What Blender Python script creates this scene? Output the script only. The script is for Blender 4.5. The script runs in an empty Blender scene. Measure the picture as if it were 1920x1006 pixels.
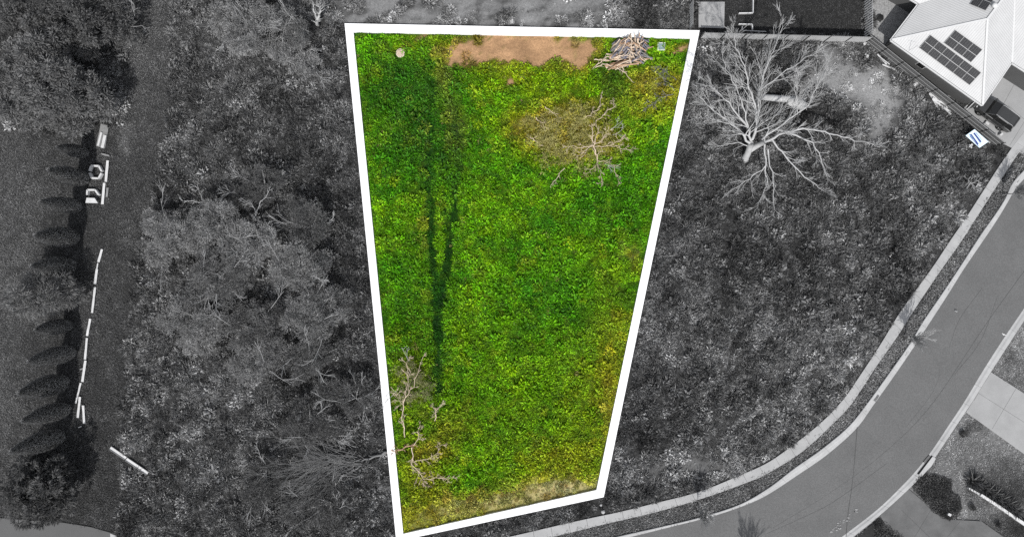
import bpy, math, random
import numpy as np
from mathutils import Vector, Matrix
R_ = math.radians
rng = np.random.default_rng(7)
random.seed(7)
scene = bpy.context.scene
H = 71.0            # flying height of the camera, metres
S = 18.0            # photo pixels per metre on the ground
# ------------------------------------------------------------------ camera, light, exposure
cam = bpy.data.cameras.new('camera')
cam_o = bpy.data.objects.new('camera', cam)
scene.collection.objects.link(cam_o)
cam_o.location = (0, 0, H)
cam_o.rotation_euler = (0, 0, 0)
cam.sensor_width = 36
cam.lens = 36 / (2 * (960 / S) / H)
cam.clip_start = 0.5
cam.clip_end = 6000
scene.camera = cam_o
SUN_EL = R_(52)
SUN_DIR = Vector((0.10 * math.cos(SUN_EL), math.cos(SUN_EL), -math.sin(SUN_EL))).normalized()
world = bpy.data.worlds.new('World')
scene.world = world
world.use_nodes = True
wn = world.node_tree
wn.nodes.clear()
sky = wn.nodes.new('ShaderNodeTexSky')
sky.sky_type = 'NISHITA'
sky.sun_disc = False
sky.sun_elevation = SUN_EL
sky.sun_rotation = R_(186)
bg = wn.nodes.new('ShaderNodeBackground')
bg.inputs['Strength'].default_value = 0.15
wo = wn.nodes.new('ShaderNodeOutputWorld')
hs = wn.nodes.new('ShaderNodeHueSaturation'); hs.inputs['Saturation'].default_value = 0.25   # thin high haze: a paler sky
wn.links.new(sky.outputs[0], hs.inputs['Color']); wn.links.new(hs.outputs[0], bg.inputs[0])
wn.links.new(bg.outputs[0], wo.inputs[0])
sl = bpy.data.lights.new('sun', 'SUN')
sl.energy = 3.7
sl.angle = R_(1.0)
sl.color = (1.0, 0.985, 0.96)
so = bpy.data.objects.new('sun', sl)
scene.collection.objects.link(so)
so.rotation_euler = SUN_DIR.to_track_quat('-Z', 'Y').to_euler()
so.location = (0, -60, 60)
scene.view_settings.view_transform = 'Standard'
scene.view_settings.look = 'None'
scene.view_settings.gamma = 1
scene.view_settings.use_curve_mapping = False
scene.view_settings.exposure = 0.0
scene.cycles.max_bounces = 5
scene.cycles.diffuse_bounces = 2
scene.cycles.glossy_bounces = 2
scene.cycles.transmission_bounces = 2
scene.cycles.use_denoising = False

# ------------------------------------------------------------------ helpers
def W(px, py, z=0.0):
    """photo pixel -> place, for a point at height z"""
    k = (H - z) / H / S
    return Vector(((px - 960) * k, (503 - py) * k, z))
def lin(v):
    v = v / 255.0
    return np.where(np.asarray(v) <= 0.04045, np.asarray(v) / 12.92, ((np.asarray(v) + 0.055) / 1.055) ** 2.4)
def g(v):
    a = float(lin(v)); return (a, a, a)
def rgb(r, gg, b):
    return tuple(float(lin(x)) for x in (r, gg, b))
def link(o, parent=None):
    scene.collection.objects.link(o)
    if parent is not None: o.parent = parent
    return o
def tag(o, label=None, cat=None, group=None, kind=None):
    if label: o['label'] = label
    if cat: o['category'] = cat
    if group: o['group'] = group
    if kind: o['kind'] = kind
    return o
def thing(name, label, cat, loc=(0, 0, 0), rz=0.0, group=None):
    o = bpy.data.objects.new(name, None)
    o.empty_display_size = 0.3
    o.location = loc
    o.rotation_euler = (0, 0, rz)
    link(o)
    return tag(o, label, cat, group)
def copy_tree(o, parent=None):
    c = o.copy(); link(c, parent)
    for ch in list(o.children):
        copy_tree(ch, c)
    return c

class MB:
    """collects shapes, built as ONE mesh object"""
    def __init__(s): s.v = []; s.f = []; s.uv = []
    def add(s, vs, fs):
        b = len(s.v); s.v += [tuple(v) for v in vs]; s.f += [tuple(i + b for i in f) for f in fs]; return s
    def box(s, c, size, rz=0.0, tilt=None):
        x, y, z = size[0] / 2, size[1] / 2, size[2] / 2
        M = Matrix.Rotation(rz, 3, 'Z')
        if tilt is not None: M = M @ tilt
        c = Vector(c)
        vs = [c + M @ Vector((sx * x, sy * y, sz * z)) for sz in (-1, 1) for sx, sy in ((-1, -1), (1, -1), (1, 1), (-1, 1))]
        return s.add(vs, [(3, 2, 1, 0), (4, 5, 6, 7), (0, 1, 5, 4), (1, 2, 6, 5), (2, 3, 7, 6), (3, 0, 4, 7)])
    def bar(s, a, b, w, h):
        a, b = Vector(a), Vector(b); d = (b - a); L = d.length; d.normalize()
        side = d.cross(Vector((0, 0, 1)))
        if side.length < 1e-3: side = Vector((1, 0, 0))
        side.normalize(); up = side.cross(d).normalized()
        vs = []
        for p in (a, b):
            for sx, sz in ((-1, -1), (1, -1), (1, 1), (-1, 1)):
                vs.append(p + side * sx * w / 2 + up * sz * h / 2)
        return s.add(vs, [(0, 1, 2, 3), (7, 6, 5, 4), (0, 4, 5, 1), (1, 5, 6, 2), (2, 6, 7, 3), (3, 7, 4, 0)])
    def tube(s, pts, rad, n=8, cap=True):
        pts = [Vector(p) for p in pts]; b = len(s.v); m = len(pts)
        up = Vector((0.13, 0.21, 0.97))
        for i, p in enumerate(pts):
            d = (pts[min(i + 1, m - 1)] - pts[max(i - 1, 0)])
            if d.length < 1e-6: d = Vector((0, 0, 1))
            d.normalize()
            a = d.cross(up)
            if a.length < 0.05: a = d.cross(Vector((1, 0, 0)))
            a.normalize(); c = d.cross(a).normalized()
            for k in range(n):
                t = 2 * math.pi * k / n
                s.v.append(tuple(p + (a * math.cos(t) + c * math.sin(t)) * rad[i]))
        for i in range(m - 1):
            for k in range(n):
                k2 = (k + 1) % n
                s.f.append((b + i * n + k, b + i * n + k2, b + (i + 1) * n + k2, b + (i + 1) * n + k))
        if cap:
            s.f.append(tuple(b + k for k in range(n)))
            s.f.append(tuple(b + (m - 1) * n + k for k in reversed(range(n))))
        return s
    def lathe(s, c, prof, n=16):
        """prof: list of (radius, z)"""
        b = len(s.v); c = Vector(c)
        for r, z in prof:
            for k in range(n):
                t = 2 * math.pi * k / n
                s.v.append((c.x + r * math.cos(t), c.y + r * math.sin(t), c.z + z))
        for i in range(len(prof) - 1):
            for k in range(n):
                k2 = (k + 1) % n
                s.f.append((b + i * n + k, b + i * n + k2, b + (i + 1) * n + k2, b + (i + 1) * n + k))
        s.f.append(tuple(b + (len(prof) - 1) * n + k for k in range(n)))
        s.f.append(tuple(b + k for k in reversed(range(n))))
        return s
    def prism(s, poly, z0, z1):
        """poly: CCW or CW list of xy, extruded"""
        n = len(poly)
        area = sum(poly[i][0] * poly[(i + 1) % n][1] - poly[(i + 1) % n][0] * poly[i][1] for i in range(n))
        if area < 0: poly = list(reversed(poly))
        zz0 = z0 if hasattr(z0, '__len__') else [z0] * n
        zz1 = z1 if hasattr(z1, '__len__') else [z1] * n
        vs = [(p[0], p[1], zz0[i]) for i, p in enumerate(poly)] + [(p[0], p[1], zz1[i]) for i, p in enumerate(poly)]
        fs = [tuple(reversed(range(n))), tuple(range(n, 2 * n))] + [(i, (i + 1) % n, n + (i + 1) % n, n + i) for i in range(n)]
        return s.add(vs, fs)
    def mesh(s, name, mat, smooth=False):
        me = bpy.data.meshes.new(name)
        me.from_pydata(s.v, [], s.f); me.update()
        if mat is not None: me.materials.append(mat)
        if smooth: me.polygons.foreach_set('use_smooth', [True] * len(me.polygons))
        return me
    def build(s, name, mat, parent=None, smooth=False, loc=None, bevel=0.0):
        o = bpy.data.objects.new(name, s.mesh(name, mat, smooth))
        link(o, parent)
        if loc is not None: o.location = loc
        if bevel:
            m = o.modifiers.new('bevel', 'BEVEL'); m.width = bevel; m.segments = 2; m.limit_method = 'ANGLE'
        return o
def pts_xy(L, z=0.0):
    return [W(x, y, z).xy for x, y in L]

# ------------------------------------------------------------------ materials
def newmat(name):
    m = bpy.data.materials.new(name); m.use_nodes = True
    nt = m.node_tree; nt.nodes.clear()
    out = nt.nodes.new('ShaderNodeOutputMaterial')
    return m, nt, out
def N(nt, t, **kw):
    n = nt.nodes.new(t)
    for k, v in kw.items():
        if k in n.inputs: n.inputs[k].default_value = v
        else: setattr(n, k, v)
    return n
def noise_fac(nt, scale, detail=4, rough=0.6, coord='obj'):
    if coord == 'pos':
        geo = N(nt, 'ShaderNodeNewGeometry'); src = geo.outputs['Position']
    else:
        tc = N(nt, 'ShaderNodeTexCoord'); src = tc.outputs['Object']
    n = N(nt, 'ShaderNodeTexNoise', Scale=scale, Detail=detail, Roughness=rough)
    nt.links.new(src, n.inputs['Vector'])
    return n.outputs['Fac']
def ramp(nt, fac, stops):
    r = N(nt, 'ShaderNodeValToRGB')
    el = r.color_ramp.elements
    el[0].position = stops[0][0]; el[0].color = (*stops[0][1], 1)
    el[1].position = stops[-1][0]; el[1].color = (*stops[-1][1], 1)
    for p, c in stops[1:-1]:
        e = el.new(p); e.color = (*c, 1)
    nt.links.new(fac, r.inputs[0])
    return r.outputs[0]
def mul(nt, a, b, fac=1.0, mode='MULTIPLY'):
    m = N(nt, 'ShaderNodeMix', data_type='RGBA', blend_type=mode)
    m.inputs[0].default_value = fac
    nt.links.new(a, m.inputs[6]); nt.links.new(b, m.inputs[7])
    return m.outputs[2]
def surf(name, col, var=0.12, scale=6.0, rough=0.8, fine=60.0, fvar=0.08, bump=0.0, bscale=40.0, metallic=0.0, spec=0.3, coord='pos', stain=0.0):
    m, nt, out = newmat(name)
    p = N(nt, 'ShaderNodeBsdfPrincipled', Roughness=rough, Metallic=metallic)
    p.inputs['Specular IOR Level'].default_value = spec
    lo, hi = 1 - var, 1 + var
    f1 = ramp(nt, noise_fac(nt, scale, 5, 0.6, coord), [(0.3, (lo,) * 3), (0.7, (hi,) * 3)])
    f2 = ramp(nt, noise_fac(nt, fine, 2, 0.5, coord), [(0.3, (1 - fvar,) * 3), (0.7, (1 + fvar,) * 3)])
    base = N(nt, 'ShaderNodeRGB'); base.outputs[0].default_value = (*col, 1)
    c = mul(nt, mul(nt, base.outputs[0], f1), f2)
    if stain:
        f3 = ramp(nt, noise_fac(nt, 0.35, 6, 0.65, coord), [(0.38, (1 - stain,) * 3), (0.6, (1.0,) * 3)])
        c = mul(nt, c, f3)
    nt.links.new(c, p.inputs['Base Color'])
    if bump:
        b = N(nt, 'ShaderNodeBump', Strength=bump, Distance=0.02)
        nt.links.new(noise_fac(nt, bscale, 3, 0.6, coord), b.inputs['Height'])
        nt.links.new(b.outputs[0], p.inputs['Normal'])
    nt.links.new(p.outputs[0], out.inputs[0])
    return m
K = 0.80     # albedo per photo brightness, open sunlit ground
def A(v): return tuple(float(lin(v)) * K for _ in range(3))
def foliage(name, instancer):
    m, nt, out = newmat(name)
    att = N(nt, 'ShaderNodeAttribute', attribute_name='tint', attribute_type='INSTANCER' if instancer else 'GEOMETRY')
    c = att.outputs['Color']
    if instancer:
        a2 = N(nt, 'ShaderNodeAttribute', attribute_name='leaf_tint', attribute_type='GEOMETRY')
        c = mul(nt, c, a2.outputs['Color'])
    p = N(nt, 'ShaderNodeBsdfPrincipled', Roughness=0.55)
    p.inputs['Specular IOR Level'].default_value = 0.25
    nt.links.new(c, p.inputs['Base Color'])
    t = N(nt, 'ShaderNodeBsdfTranslucent')
    nt.links.new(c, t.inputs['Color'])
    mx = N(nt, 'ShaderNodeMixShader'); mx.inputs[0].default_value = 0.25
    nt.links.new(p.outputs[0], mx.inputs[1]); nt.links.new(t.outputs[0], mx.inputs[2])
    nt.links.new(mx.outputs[0], out.inputs[0])
    return m
M_inst = foliage('foliage_ground', True)
M_leaf = foliage('foliage_tree', False)
M_white = surf('white_outline', (0.93, 0.93, 0.93), 0.01, 2, 0.9, 60, 0.01)
M_conc = surf('concrete_path', A(186), 0.06, 1.2, 0.85, 25, 0.05, 0.15, 60, stain=0.12)
M_conc_mid = surf('concrete_driveway', A(172), 0.05, 0.8, 0.85, 20, 0.04, 0.1, 60, stain=0.10)
M_kerb = surf('concrete_kerb', A(196), 0.07, 1.5, 0.8, 20, 0.06, 0.1, 50, stain=0.15)
M_asph = surf('asphalt', A(112), 0.04, 0.35, 0.85, 9, 0.16, 0.25, 120, stain=0.06)
M_asph_old = surf('asphalt_pale', A(104), 0.05, 0.6, 0.85, 14, 0.06, 0.25, 120)
M_pave = surf('brown_paving', A(112), 0.10, 0.7, 0.8, 12, 0.06, 0.2, 60, stain=0.15)
M_slab = surf('aggregate_concrete', A(172), 0.05, 2, 0.85, 9, 0.12, 0.2, 60)
M_gravel = surf('gravel', A(160), 0.12, 3, 0.9, 7, 0.30, 0.5, 30)
M_bark = surf('pale_dead_wood', A(188), 0.16, 1.8, 0.8, 16, 0.14, 0.3, 20)
M_bark_mid = surf('grey_dead_wood', A(132), 0.18, 1.8, 0.8, 16, 0.14, 0.3, 20)
M_bark_dark = surf('dark_bark', A(80), 0.2, 3, 0.9, 16, 0.14, 0.3, 20)
M_twig_brown = surf('weathered_branch', rgb(205, 186, 166), 0.2, 2.0, 0.8, 14, 0.15, 0.3, 20)
M_log_brown = surf('log_bark_brown', rgb(172, 142, 116), 0.25, 2.0, 0.85, 14, 0.2, 0.3, 20)
M_log_grey = surf('log_bark_grey', rgb(118, 116, 126), 0.25, 2.0, 0.85, 14, 0.2, 0.3, 20)
M_cut = surf('cut_wood', rgb(214, 190, 160), 0.1, 8, 0.7, 30, 0.08)
M_plank = surf('whitewashed_timber', A(226), 0.08, 2.5, 0.7, 14, 0.08)
M_plank_g = surf('weathered_timber', A(150), 0.15, 2.5, 0.8, 14, 0.12)
M_dark = surf('dark_plastic', A(38), 0.1, 4, 0.6, 30, 0.05)
M_hole = surf('drain_inside', A(18), 0.1, 4, 0.9, 30, 0.05)
M_metal = surf('galvanised_steel', A(175), 0.05, 3, 0.4, 20, 0.05, metallic=0.2)
M_fence = surf('fence_steel', A(104), 0.06, 1.2, 0.5, 20, 0.05)
M_fence_l = surf('fence_steel_pale', A(190), 0.07, 1.0, 0.5, 20, 0.06)
M_post = surf('fence_post', A(40), 0.08, 3, 0.5, 20, 0.05)
M_rail = surf('fence_rail', A(150), 0.05, 3, 0.5, 20, 0.05)
M_wall = surf('grey_render', A(92), 0.05, 1, 0.9, 18, 0.05, 0.1, 50)
M_fascia = surf('dark_gutter', A(60), 0.04, 1, 0.45, 20, 0.03)
M_gutter = surf('pale_gutter', A(225), 0.03, 1, 0.4, 20, 0.03)
M_glass = surf('window_glass', A(40), 0.05, 2, 0.08, 20, 0.02, spec=0.6)

def facing(poly_xy, z): pass
# smooth value noise on the ground (numpy)
class VN:
    def __init__(s, seed): s.t = np.random.default_rng(seed).random((256, 256))
    def __call__(s, x, y, size):
        x = np.asarray(x) / size + 100; y = np.asarray(y) / size + 100
        xi = np.floor(x).astype(int); yi = np.floor(y).astype(int)
        fx = x - xi; fy = y - yi
        fx = fx * fx * (3 - 2 * fx); fy = fy * fy * (3 - 2 * fy)
        t = s.t; a = t[xi % 256, yi % 256]; b = t[(xi + 1) % 256, yi % 256]
        c = t[xi % 256, (yi + 1) % 256]; d = t[(xi + 1) % 256, (yi + 1) % 256]
        return (a * (1 - fx) + b * fx) * (1 - fy) + (c * (1 - fx) + d * fx) * fy
def fbm(seed, x, y, size, octs=4):
    v = 0; w = 0
    for k in range(octs):
        v = v + VN(seed + k)(x, y, size / 2 ** k) * 0.6 ** k; w += 0.6 ** k
    return v / w
def inpoly(px, py, poly):
    px = np.asarray(px); py = np.asarray(py); ins = np.zeros(px.shape, bool)
    n = len(poly)
    for i in range(n):
        x1, y1 = poly[i]; x2, y2 = poly[(i + 1) % n]
        if y1 == y2: continue
        c = ((y1 > py) != (y2 > py)) & (px < (x2 - x1) * (py - y1) / (y2 - y1) + x1)
        ins ^= c
    return ins
def sstep(a, b, x):
    t = np.clip((np.asarray(x) - a) / (b - a), 0, 1); return t * t * (3 - 2 * t)

# ------------------------------------------------------------------ the plan of the place, in photo pixels
OUT = [(646, 44), (1312, 57), (1132, 931), (743, 1014)]
INN = [(662.5, 60), (1295, 71.5), (1118.5, 918), (756, 1000)]
MID = [(654, 52), (1303, 64), (1125, 925), (749, 1007)]
FP_L = [(1925, 240), (1895, 280), (1865, 324), (1815, 402), (1782, 450), (1746, 504), (1690, 581), (1647, 651), (1595, 729), (1576, 754), (1540, 791), (1490, 831), (1440, 866), (1385, 891), (1310, 921), (1225, 943), (1160, 959), (1085, 975), (1020, 990), (960, 1004), (890, 1018), (800, 1036)]
FP_R = [(1940, 248), (1908, 289), (1880, 331), (1831, 407), (1800, 455), (1764, 506), (1716, 577), (1679, 635), (1643, 686), (1598, 754), (1565, 790), (1505, 845), (1440, 886), (1407, 901), (1315, 934), (1225, 960), (1135, 981), (1045, 1003), (960, 1021), (800, 1053)]
KW_O = [(1950, 285), (1921, 317), (1897, 344), (1884, 372), (1865, 402), (1840, 437), (1797, 503), (1765, 551), (1730, 602), (1705, 644), (1665, 701), (1625, 756), (1590, 799), (1540, 841), (1490, 876), (1440, 914), (1385, 945), (1310, 969), (1235, 987), (1155, 1005), (1060, 1027)]
KW_I = [(1962, 292), (1930, 325), (1905, 352), (1891, 376), (1873, 406), (1850, 441), (1807, 504), (1777, 552), (1740, 609), (1712, 652), (1675, 706), (1638, 758), (1605, 803), (1550, 852), (1495, 890), (1440, 926), (1397, 946), (1335, 967), (1260, 986), (1180, 1006), (1065, 1034)]
KE_I = [(1985, 480), (1919, 579), (1885, 629), (1845, 691), (1807, 754), (1777, 799), (1747, 844), (1717, 882), (1690, 911), (1645, 954), (1580, 1004), (1530, 1040)]
KE_O = [(1997, 489), (1930, 584), (1897, 634), (1857, 696), (1820, 755), (1787, 804), (1757, 849), (1727, 890), (1702, 916), (1647, 966), (1597, 1006), (1545, 1048)]
DRIVE_E = [(1858, 697), (1925, 740), (1990, 784), (1990, 900), (1925, 854), (1811, 772)]
PAVE_E = [(1701, 914), (1725, 934), (1752, 961), (1782, 973), (1840, 976), (1885, 1008), (1900, 1060), (1710, 1060), (1650, 966)]
HEDGE_E = [(1706, 906), (1722, 895), (1748, 893), (1782, 901), (1779, 920), (1797, 936), (1801, 955), (1788, 968), (1770, 968), (1752, 955), (1727, 925)]
BED_S = [(1650, 970), (1690, 1012), (1700, 1050), (1570, 1050), (1604, 1006)]
DRIVE_H = [(1846, 186), (1895, 120), (1960, 160), (2010, 200), (2010, 320), (1950, 310), (1915, 288), (1896, 277), (1884, 271), (1868, 266), (1800, 208)]
LANE_SW = [(-60, 965), (0, 970), (60, 975), (120, 979), (170, 987), (212, 999), (240, 1012), (240, 1050), (-60, 1050)]
YARD = [(1303, -60), (1303, 57), (1620, 73), (1620, -60)]
GRAV = [(1633, -60), (1633, 70), (1662, 90), (1675, 80), (1724, 8), (1700, -10), (1690, -60)]
HOUSE = [(1640, 75), (1670, 74), (1724, 8), (1715, -60), (2050, -60), (2050, 250), (1905, 128), (1842, 200), (1822, 222), (1868, 266), (1800, 212), (1640, 84)]
def in_any(x, y, polys):
    r = np.zeros(np.shape(x), bool)
    for p in polys: r |= inpoly(x, y, p)
    return r
ROAD = KW_I + KE_I[::-1]
HARD = [FP_L + FP_R[::-1], KW_O + KE_O[::-1], DRIVE_E, PAVE_E, DRIVE_H, LANE_SW, GRAV, [(1309, 3), (1358, 3), (1358, 54), (1309, 54)], HOUSE]
LAWN_E = [(1858, 697), (1990, 480), (1997, 489), (1925, 740)]
GREEN_LAWN_E = KE_O[3:9] + [(1990, 760), (1990, 480)]
EAST = KE_O[:] + [(1545, 1060), (2100, 1060), (2100, 480)]
# brush strokes: x, y, rx, ry, value, strength   (brightness of the plant cover, photo scale)
GREY = [
 (10, 330, 85, 130, 93, .95), (20, 470, 62, 100, 92, .95), (5, 620, 62, 120, 90, .95), (0, 790, 40, 110, 94, .9), (25, 880, 40, 50, 80, .6),
 (110, 500, 60, 330, 66, .45), (275, 80, 40, 150, 90, .8), (235, 215, 12, 55, 112, .8), (232, 270, 10, 18, 125, .8), (290, 350, 70, 170, 78, .6),
 (195, 850, 50, 210, 68, .9), (215, 560, 55, 120, 76, .7), (265, 760, 26, 130, 100, .6), (300, 730, 50, 80, 85, .5), (330, 900, 60, 70, 82, .5),
 (590, 225, 70, 90, 55, .8), (560, 330, 60, 60, 53, .7), (590, 150, 55, 16, 95, .8), (640, 420, 50, 120, 62, .5), (640, 60, 40, 60, 60, .5),
 (760, 12, 120, 40, 122, .95), (1000, 5, 150, 50, 130, .95), (870, 24, 60, 24, 112, .8), (1110, 20, 50, 40, 118, .7), (1210, 35, 40, 26, 62, .8), (1265, 15, 24, 40, 78, .6), (640, 10, 30, 30, 115, .7),
 (1590, 158, 95, 52, 148, .98), (1652, 195, 52, 50, 148, .98), (1635, 240, 30, 36, 138, .8), (1545, 128, 58, 38, 132, .85), (1340, 115, 45, 35, 88, .6), (1330, 205, 40, 50, 90, .6),
 (1480, 120, 45, 30, 56, .8), (1535, 215, 70, 30, 52, .9), (1440, 105, 50, 14, 82, .5), (1470, 180, 60, 16, 60, .8), (1650, 105, 60, 14, 60, .7), (1730, 150, 26, 24, 55, .7),
 (1400, 440, 190, 110, 60, .7), (1590, 330, 90, 60, 60, .6), (1540, 660, 120, 60, 104, .8), (1450, 790, 140, 55, 100, .75), (1280, 868, 140, 24, 122, .85), (1200, 890, 50, 20, 112, .6), (1420, 850, 80, 20, 92, .5),
 (1230, 830, 40, 30, 56, .6), (1330, 600, 90, 120, 82, .6), (1680, 560, 70, 60, 66, .5), (1786, 384, 26, 20, 112, .7), (1830, 345, 26, 18, 84, .6), (1710, 300, 60, 40, 82, .6), (1800, 300, 60, 50, 66, .4), (1720, 330, 20, 12, 110, .5),
 (1000, 975, 150, 12, 56, .6), (1160, 945, 80, 10, 58, .6), (1350, 905, 60, 8, 60, .4),
 (440, 800, 90, 70, 86, .5), (400, 740, 60, 40, 96, .5), (500, 720, 60, 40, 84, .5), (560, 760, 20, 130, 52, .7), (535, 940, 24, 60, 54, .7), (640, 640, 50, 60, 64, .6), (410, 180, 90, 60, 70, .5), (440, 130, 40, 30, 90, .4), (350, 300, 60, 60, 76, .5),
]
TAN = (184, 146, 110); DEAD = (206, 186, 146)
GREENS = [   # x, y, rx, ry, (r,g,b), strength
 (980, 92, 120, 34, TAN, 1.0), (872, 92, 46, 16, TAN, .85), (858, 112, 30, 14, TAN, .8), (1090, 104, 26, 30, TAN, .9), (1278, 92, 20, 8, TAN, .8), (962, 160, 9, 12, TAN, .9), (905, 118, 26, 12, TAN, .8), (760, 88, 14, 8, TAN, .7), (722, 92, 14, 8, TAN, .5), (790, 68, 16, 8, TAN, .6),
 (828, 150, 10, 34, (176, 160, 130), .75), (905, 80, 40, 16, (120, 130, 60), .5), (1000, 122, 60, 8, (110, 140, 40), .6), (842, 205, 10, 70, (164, 150, 118), .55), (796, 250, 6, 60, (170, 150, 120), .45), (855, 300, 6, 70, (170, 158, 120), .45), (792, 430, 5, 60, (178, 160, 120), .4), (862, 240, 14, 40, (176, 160, 130), .5),
 (1065, 250, 100, 52, (168, 158, 84), .92), (1010, 235, 60, 34, (165, 156, 80), .75), (1150, 280, 30, 24, (190, 165, 120), .6), (1100, 200, 44, 20, (150, 146, 92), .7), (1225, 180, 60, 40, (168, 164, 84), .6), (1230, 150, 50, 26, (176, 160, 110), .5),
 (1030, 155, 80, 26, (140, 172, 20), .55), (940, 150, 60, 20, (130, 160, 30), .6), (1150, 160, 26, 50, (70, 100, 50), .6), (700, 90, 40, 26, (92, 160, 26), .7),
 (1140, 560, 46, 120, (146, 156, 60), .35), (1160, 640, 22, 60, (176, 172, 96), .35), (1110, 700, 56, 120, (146, 164, 56), .42), (1168, 460, 10, 20, (196, 176, 140), .7), (1190, 480, 12, 30, (186, 170, 120), .6),
 (1000, 800, 160, 80, (132, 164, 50), .35), (900, 640, 160, 60, (120, 158, 40), .25), (1060, 860, 80, 30, (160, 164, 60), .6), (1140, 760, 18, 80, (170, 160, 80), .6),
 (1050, 912, 100, 24, (216, 196, 146), .95), (960, 936, 90, 20, (206, 188, 136), .9), (868, 955, 90, 26, (206, 190, 128), .85), (790, 975, 50, 30, (186, 180, 96), .8), (790, 900, 44, 40, (160, 158, 66), .7), (810, 840, 50, 26, (166, 156, 80), .7), (775, 720, 46, 60, (128, 140, 66), .6), (840, 800, 40, 30, (140, 150, 66), .5),
 (800, 240, 64, 110, (36, 92, 36), .6), (735, 190, 50, 90, (46, 106, 36), .45), (760, 150, 60, 40, (44, 104, 40), .5),  # crown end of the tall shadow, painted in as darker green
 (1140, 380, 60, 60, (56, 132, 16), .5), (1040, 560, 90, 80, (48, 124, 14), .4), (760, 560, 50, 90, (50, 120, 20), .4), (1180, 380, 40, 120, (66, 140, 20), .5),
]
def warp(px, py):
    wx = (fbm(11, px, py, 60, 4) - .5) * 60; wy = (fbm(31, px, py, 60, 4) - .5) * 44
    return px + wx, py + wy
def grey_value(px, py):
    x, y = warp(px, py)
    v = np.full(np.shape(px), 75.0)
    for cx, cy, rx, ry, val, st in GREY:
        d = ((x - cx) / rx) ** 2 + ((y - cy) / ry) ** 2
        w = st * np.exp(-d ** 1.5 * 0.7); v = v * (1 - w) + val * w
    v = v + np.where((py < 60) & (px > 620) & (px < 1180), (fbm(26, px * .6 + py, py - px * .3, 26, 4) - .5) * 90, 0)
    # the east side: trimmed front lawns
    e = inpoly(px, py, EAST)
    ev = 138 + 40 * (fbm(51, px, py, 50, 4) - .5) * 2
    for cx, cy, r, val in ((1895, 905, 40, 84), (1870, 880, 26, 96), (1908, 925, 26, 74), (1815, 800, 14, 80), (1835, 795, 14, 92), (1890, 665, 14, 88), (1880, 715, 12, 90), (1905, 1000, 40, 54), (1825, 925, 16, 78), (1850, 935, 18, 92), (1750, 900, 24, 90)):
        w = .9 * np.exp(-(((x - cx) ** 2 + (y - cy) ** 2) / r ** 2) ** 1.3); ev = ev * (1 - w) + val * w
    v = np.where(e, ev, v)
    yd = inpoly(px, py, YARD)
    v = np.where(yd, 60 + 10 * (fbm(61, px, py, 40, 3) - .5), v)
    return v
SHADOW_STREAKS = [([(852, 110), (857, 330), (838, 500), (824, 610), (822, 740)], 7, 12), ([(806, 80), (807, 400), (817, 560), (821, 740)], 8, 12), ([(834, 190), (836, 420), (827, 560)], 3, 5), ([(788, 180), (800, 360), (806, 470)], 2.5, 3), ([(872, 160), (866, 300), (856, 420)], 2.5, 3)]  # long cast shadow of something tall, painted as streaks of darker weeds
def shadow_streak_mask(px, py):
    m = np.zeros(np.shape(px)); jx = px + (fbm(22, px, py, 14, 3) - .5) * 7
    for P, w0, w1 in SHADOW_STREAKS:
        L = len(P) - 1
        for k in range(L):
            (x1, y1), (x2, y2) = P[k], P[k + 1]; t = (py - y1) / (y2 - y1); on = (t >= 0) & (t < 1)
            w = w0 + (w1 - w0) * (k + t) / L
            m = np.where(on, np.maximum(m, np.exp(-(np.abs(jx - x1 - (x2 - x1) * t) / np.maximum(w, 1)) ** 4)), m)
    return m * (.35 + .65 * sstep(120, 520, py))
def green_value(px, py):
    x, y = px + (fbm(12, px, py, 30, 4) - .5) * 40, py + (fbm(32, px, py, 30, 4) - .5) * 30
    c = np.zeros(np.shape(px) + (3,)); n = fbm(71, px, py, 46, 4)[..., None]; n2 = fbm(81, px, py, 12, 3)[..., None]
    c[:] = np.array((90, 155, 20.)); c += (n - .5) * np.array((64, 46, 6.)) + (n2 - .5) * np.array((60, 46, 8.))
    dirt = np.zeros(np.shape(px))
    for cx, cy, rx, ry, val, st in GREENS:
        xx, yy = (x, y) if rx > 12 and ry > 12 else (px + (x - px) * .35, y)
        d = ((xx - cx) / rx) ** 2 + ((yy - cy) / ry) ** 2
        w = st * np.exp(-d ** 1.6 * 0.7); c = c * (1 - w[..., None]) + np.array(val, float) * w[..., None]
        if val is TAN: dirt = np.maximum(dirt, w)
    tm = (shadow_streak_mask(px, py) * (.6 + .25 * sstep(.35, .6, fbm(24, px, py * .5, 10, 3))))[..., None]; c = c * (1 - tm) + np.array((18, 66, 24.)) * tm  # shadow streaks mixed into the plant colour
    # dried stalks in speckles
    sp = sstep(.60, .72, fbm(91, px, py, 12, 3)) * .24 * (1 - tm[..., 0])
    c = c * (1 - sp[..., None]) + np.array((184, 170, 112.)) * sp[..., None]
    return np.clip(c, 5, 255), dirt
LAWN_L = [(-80, 225), (120, 248), (200, 236), (250, 226), (232, 150), (265, -60), (330, -60), (315, 250), (285, 380), (255, 500), (236, 620), (232, 760), (225, 900), (215, 1060), (-80, 1060)]
VERGE = FP_R + KW_O[::-1]
FINE = [LAWN_L, VERGE, EAST, YARD]

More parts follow.
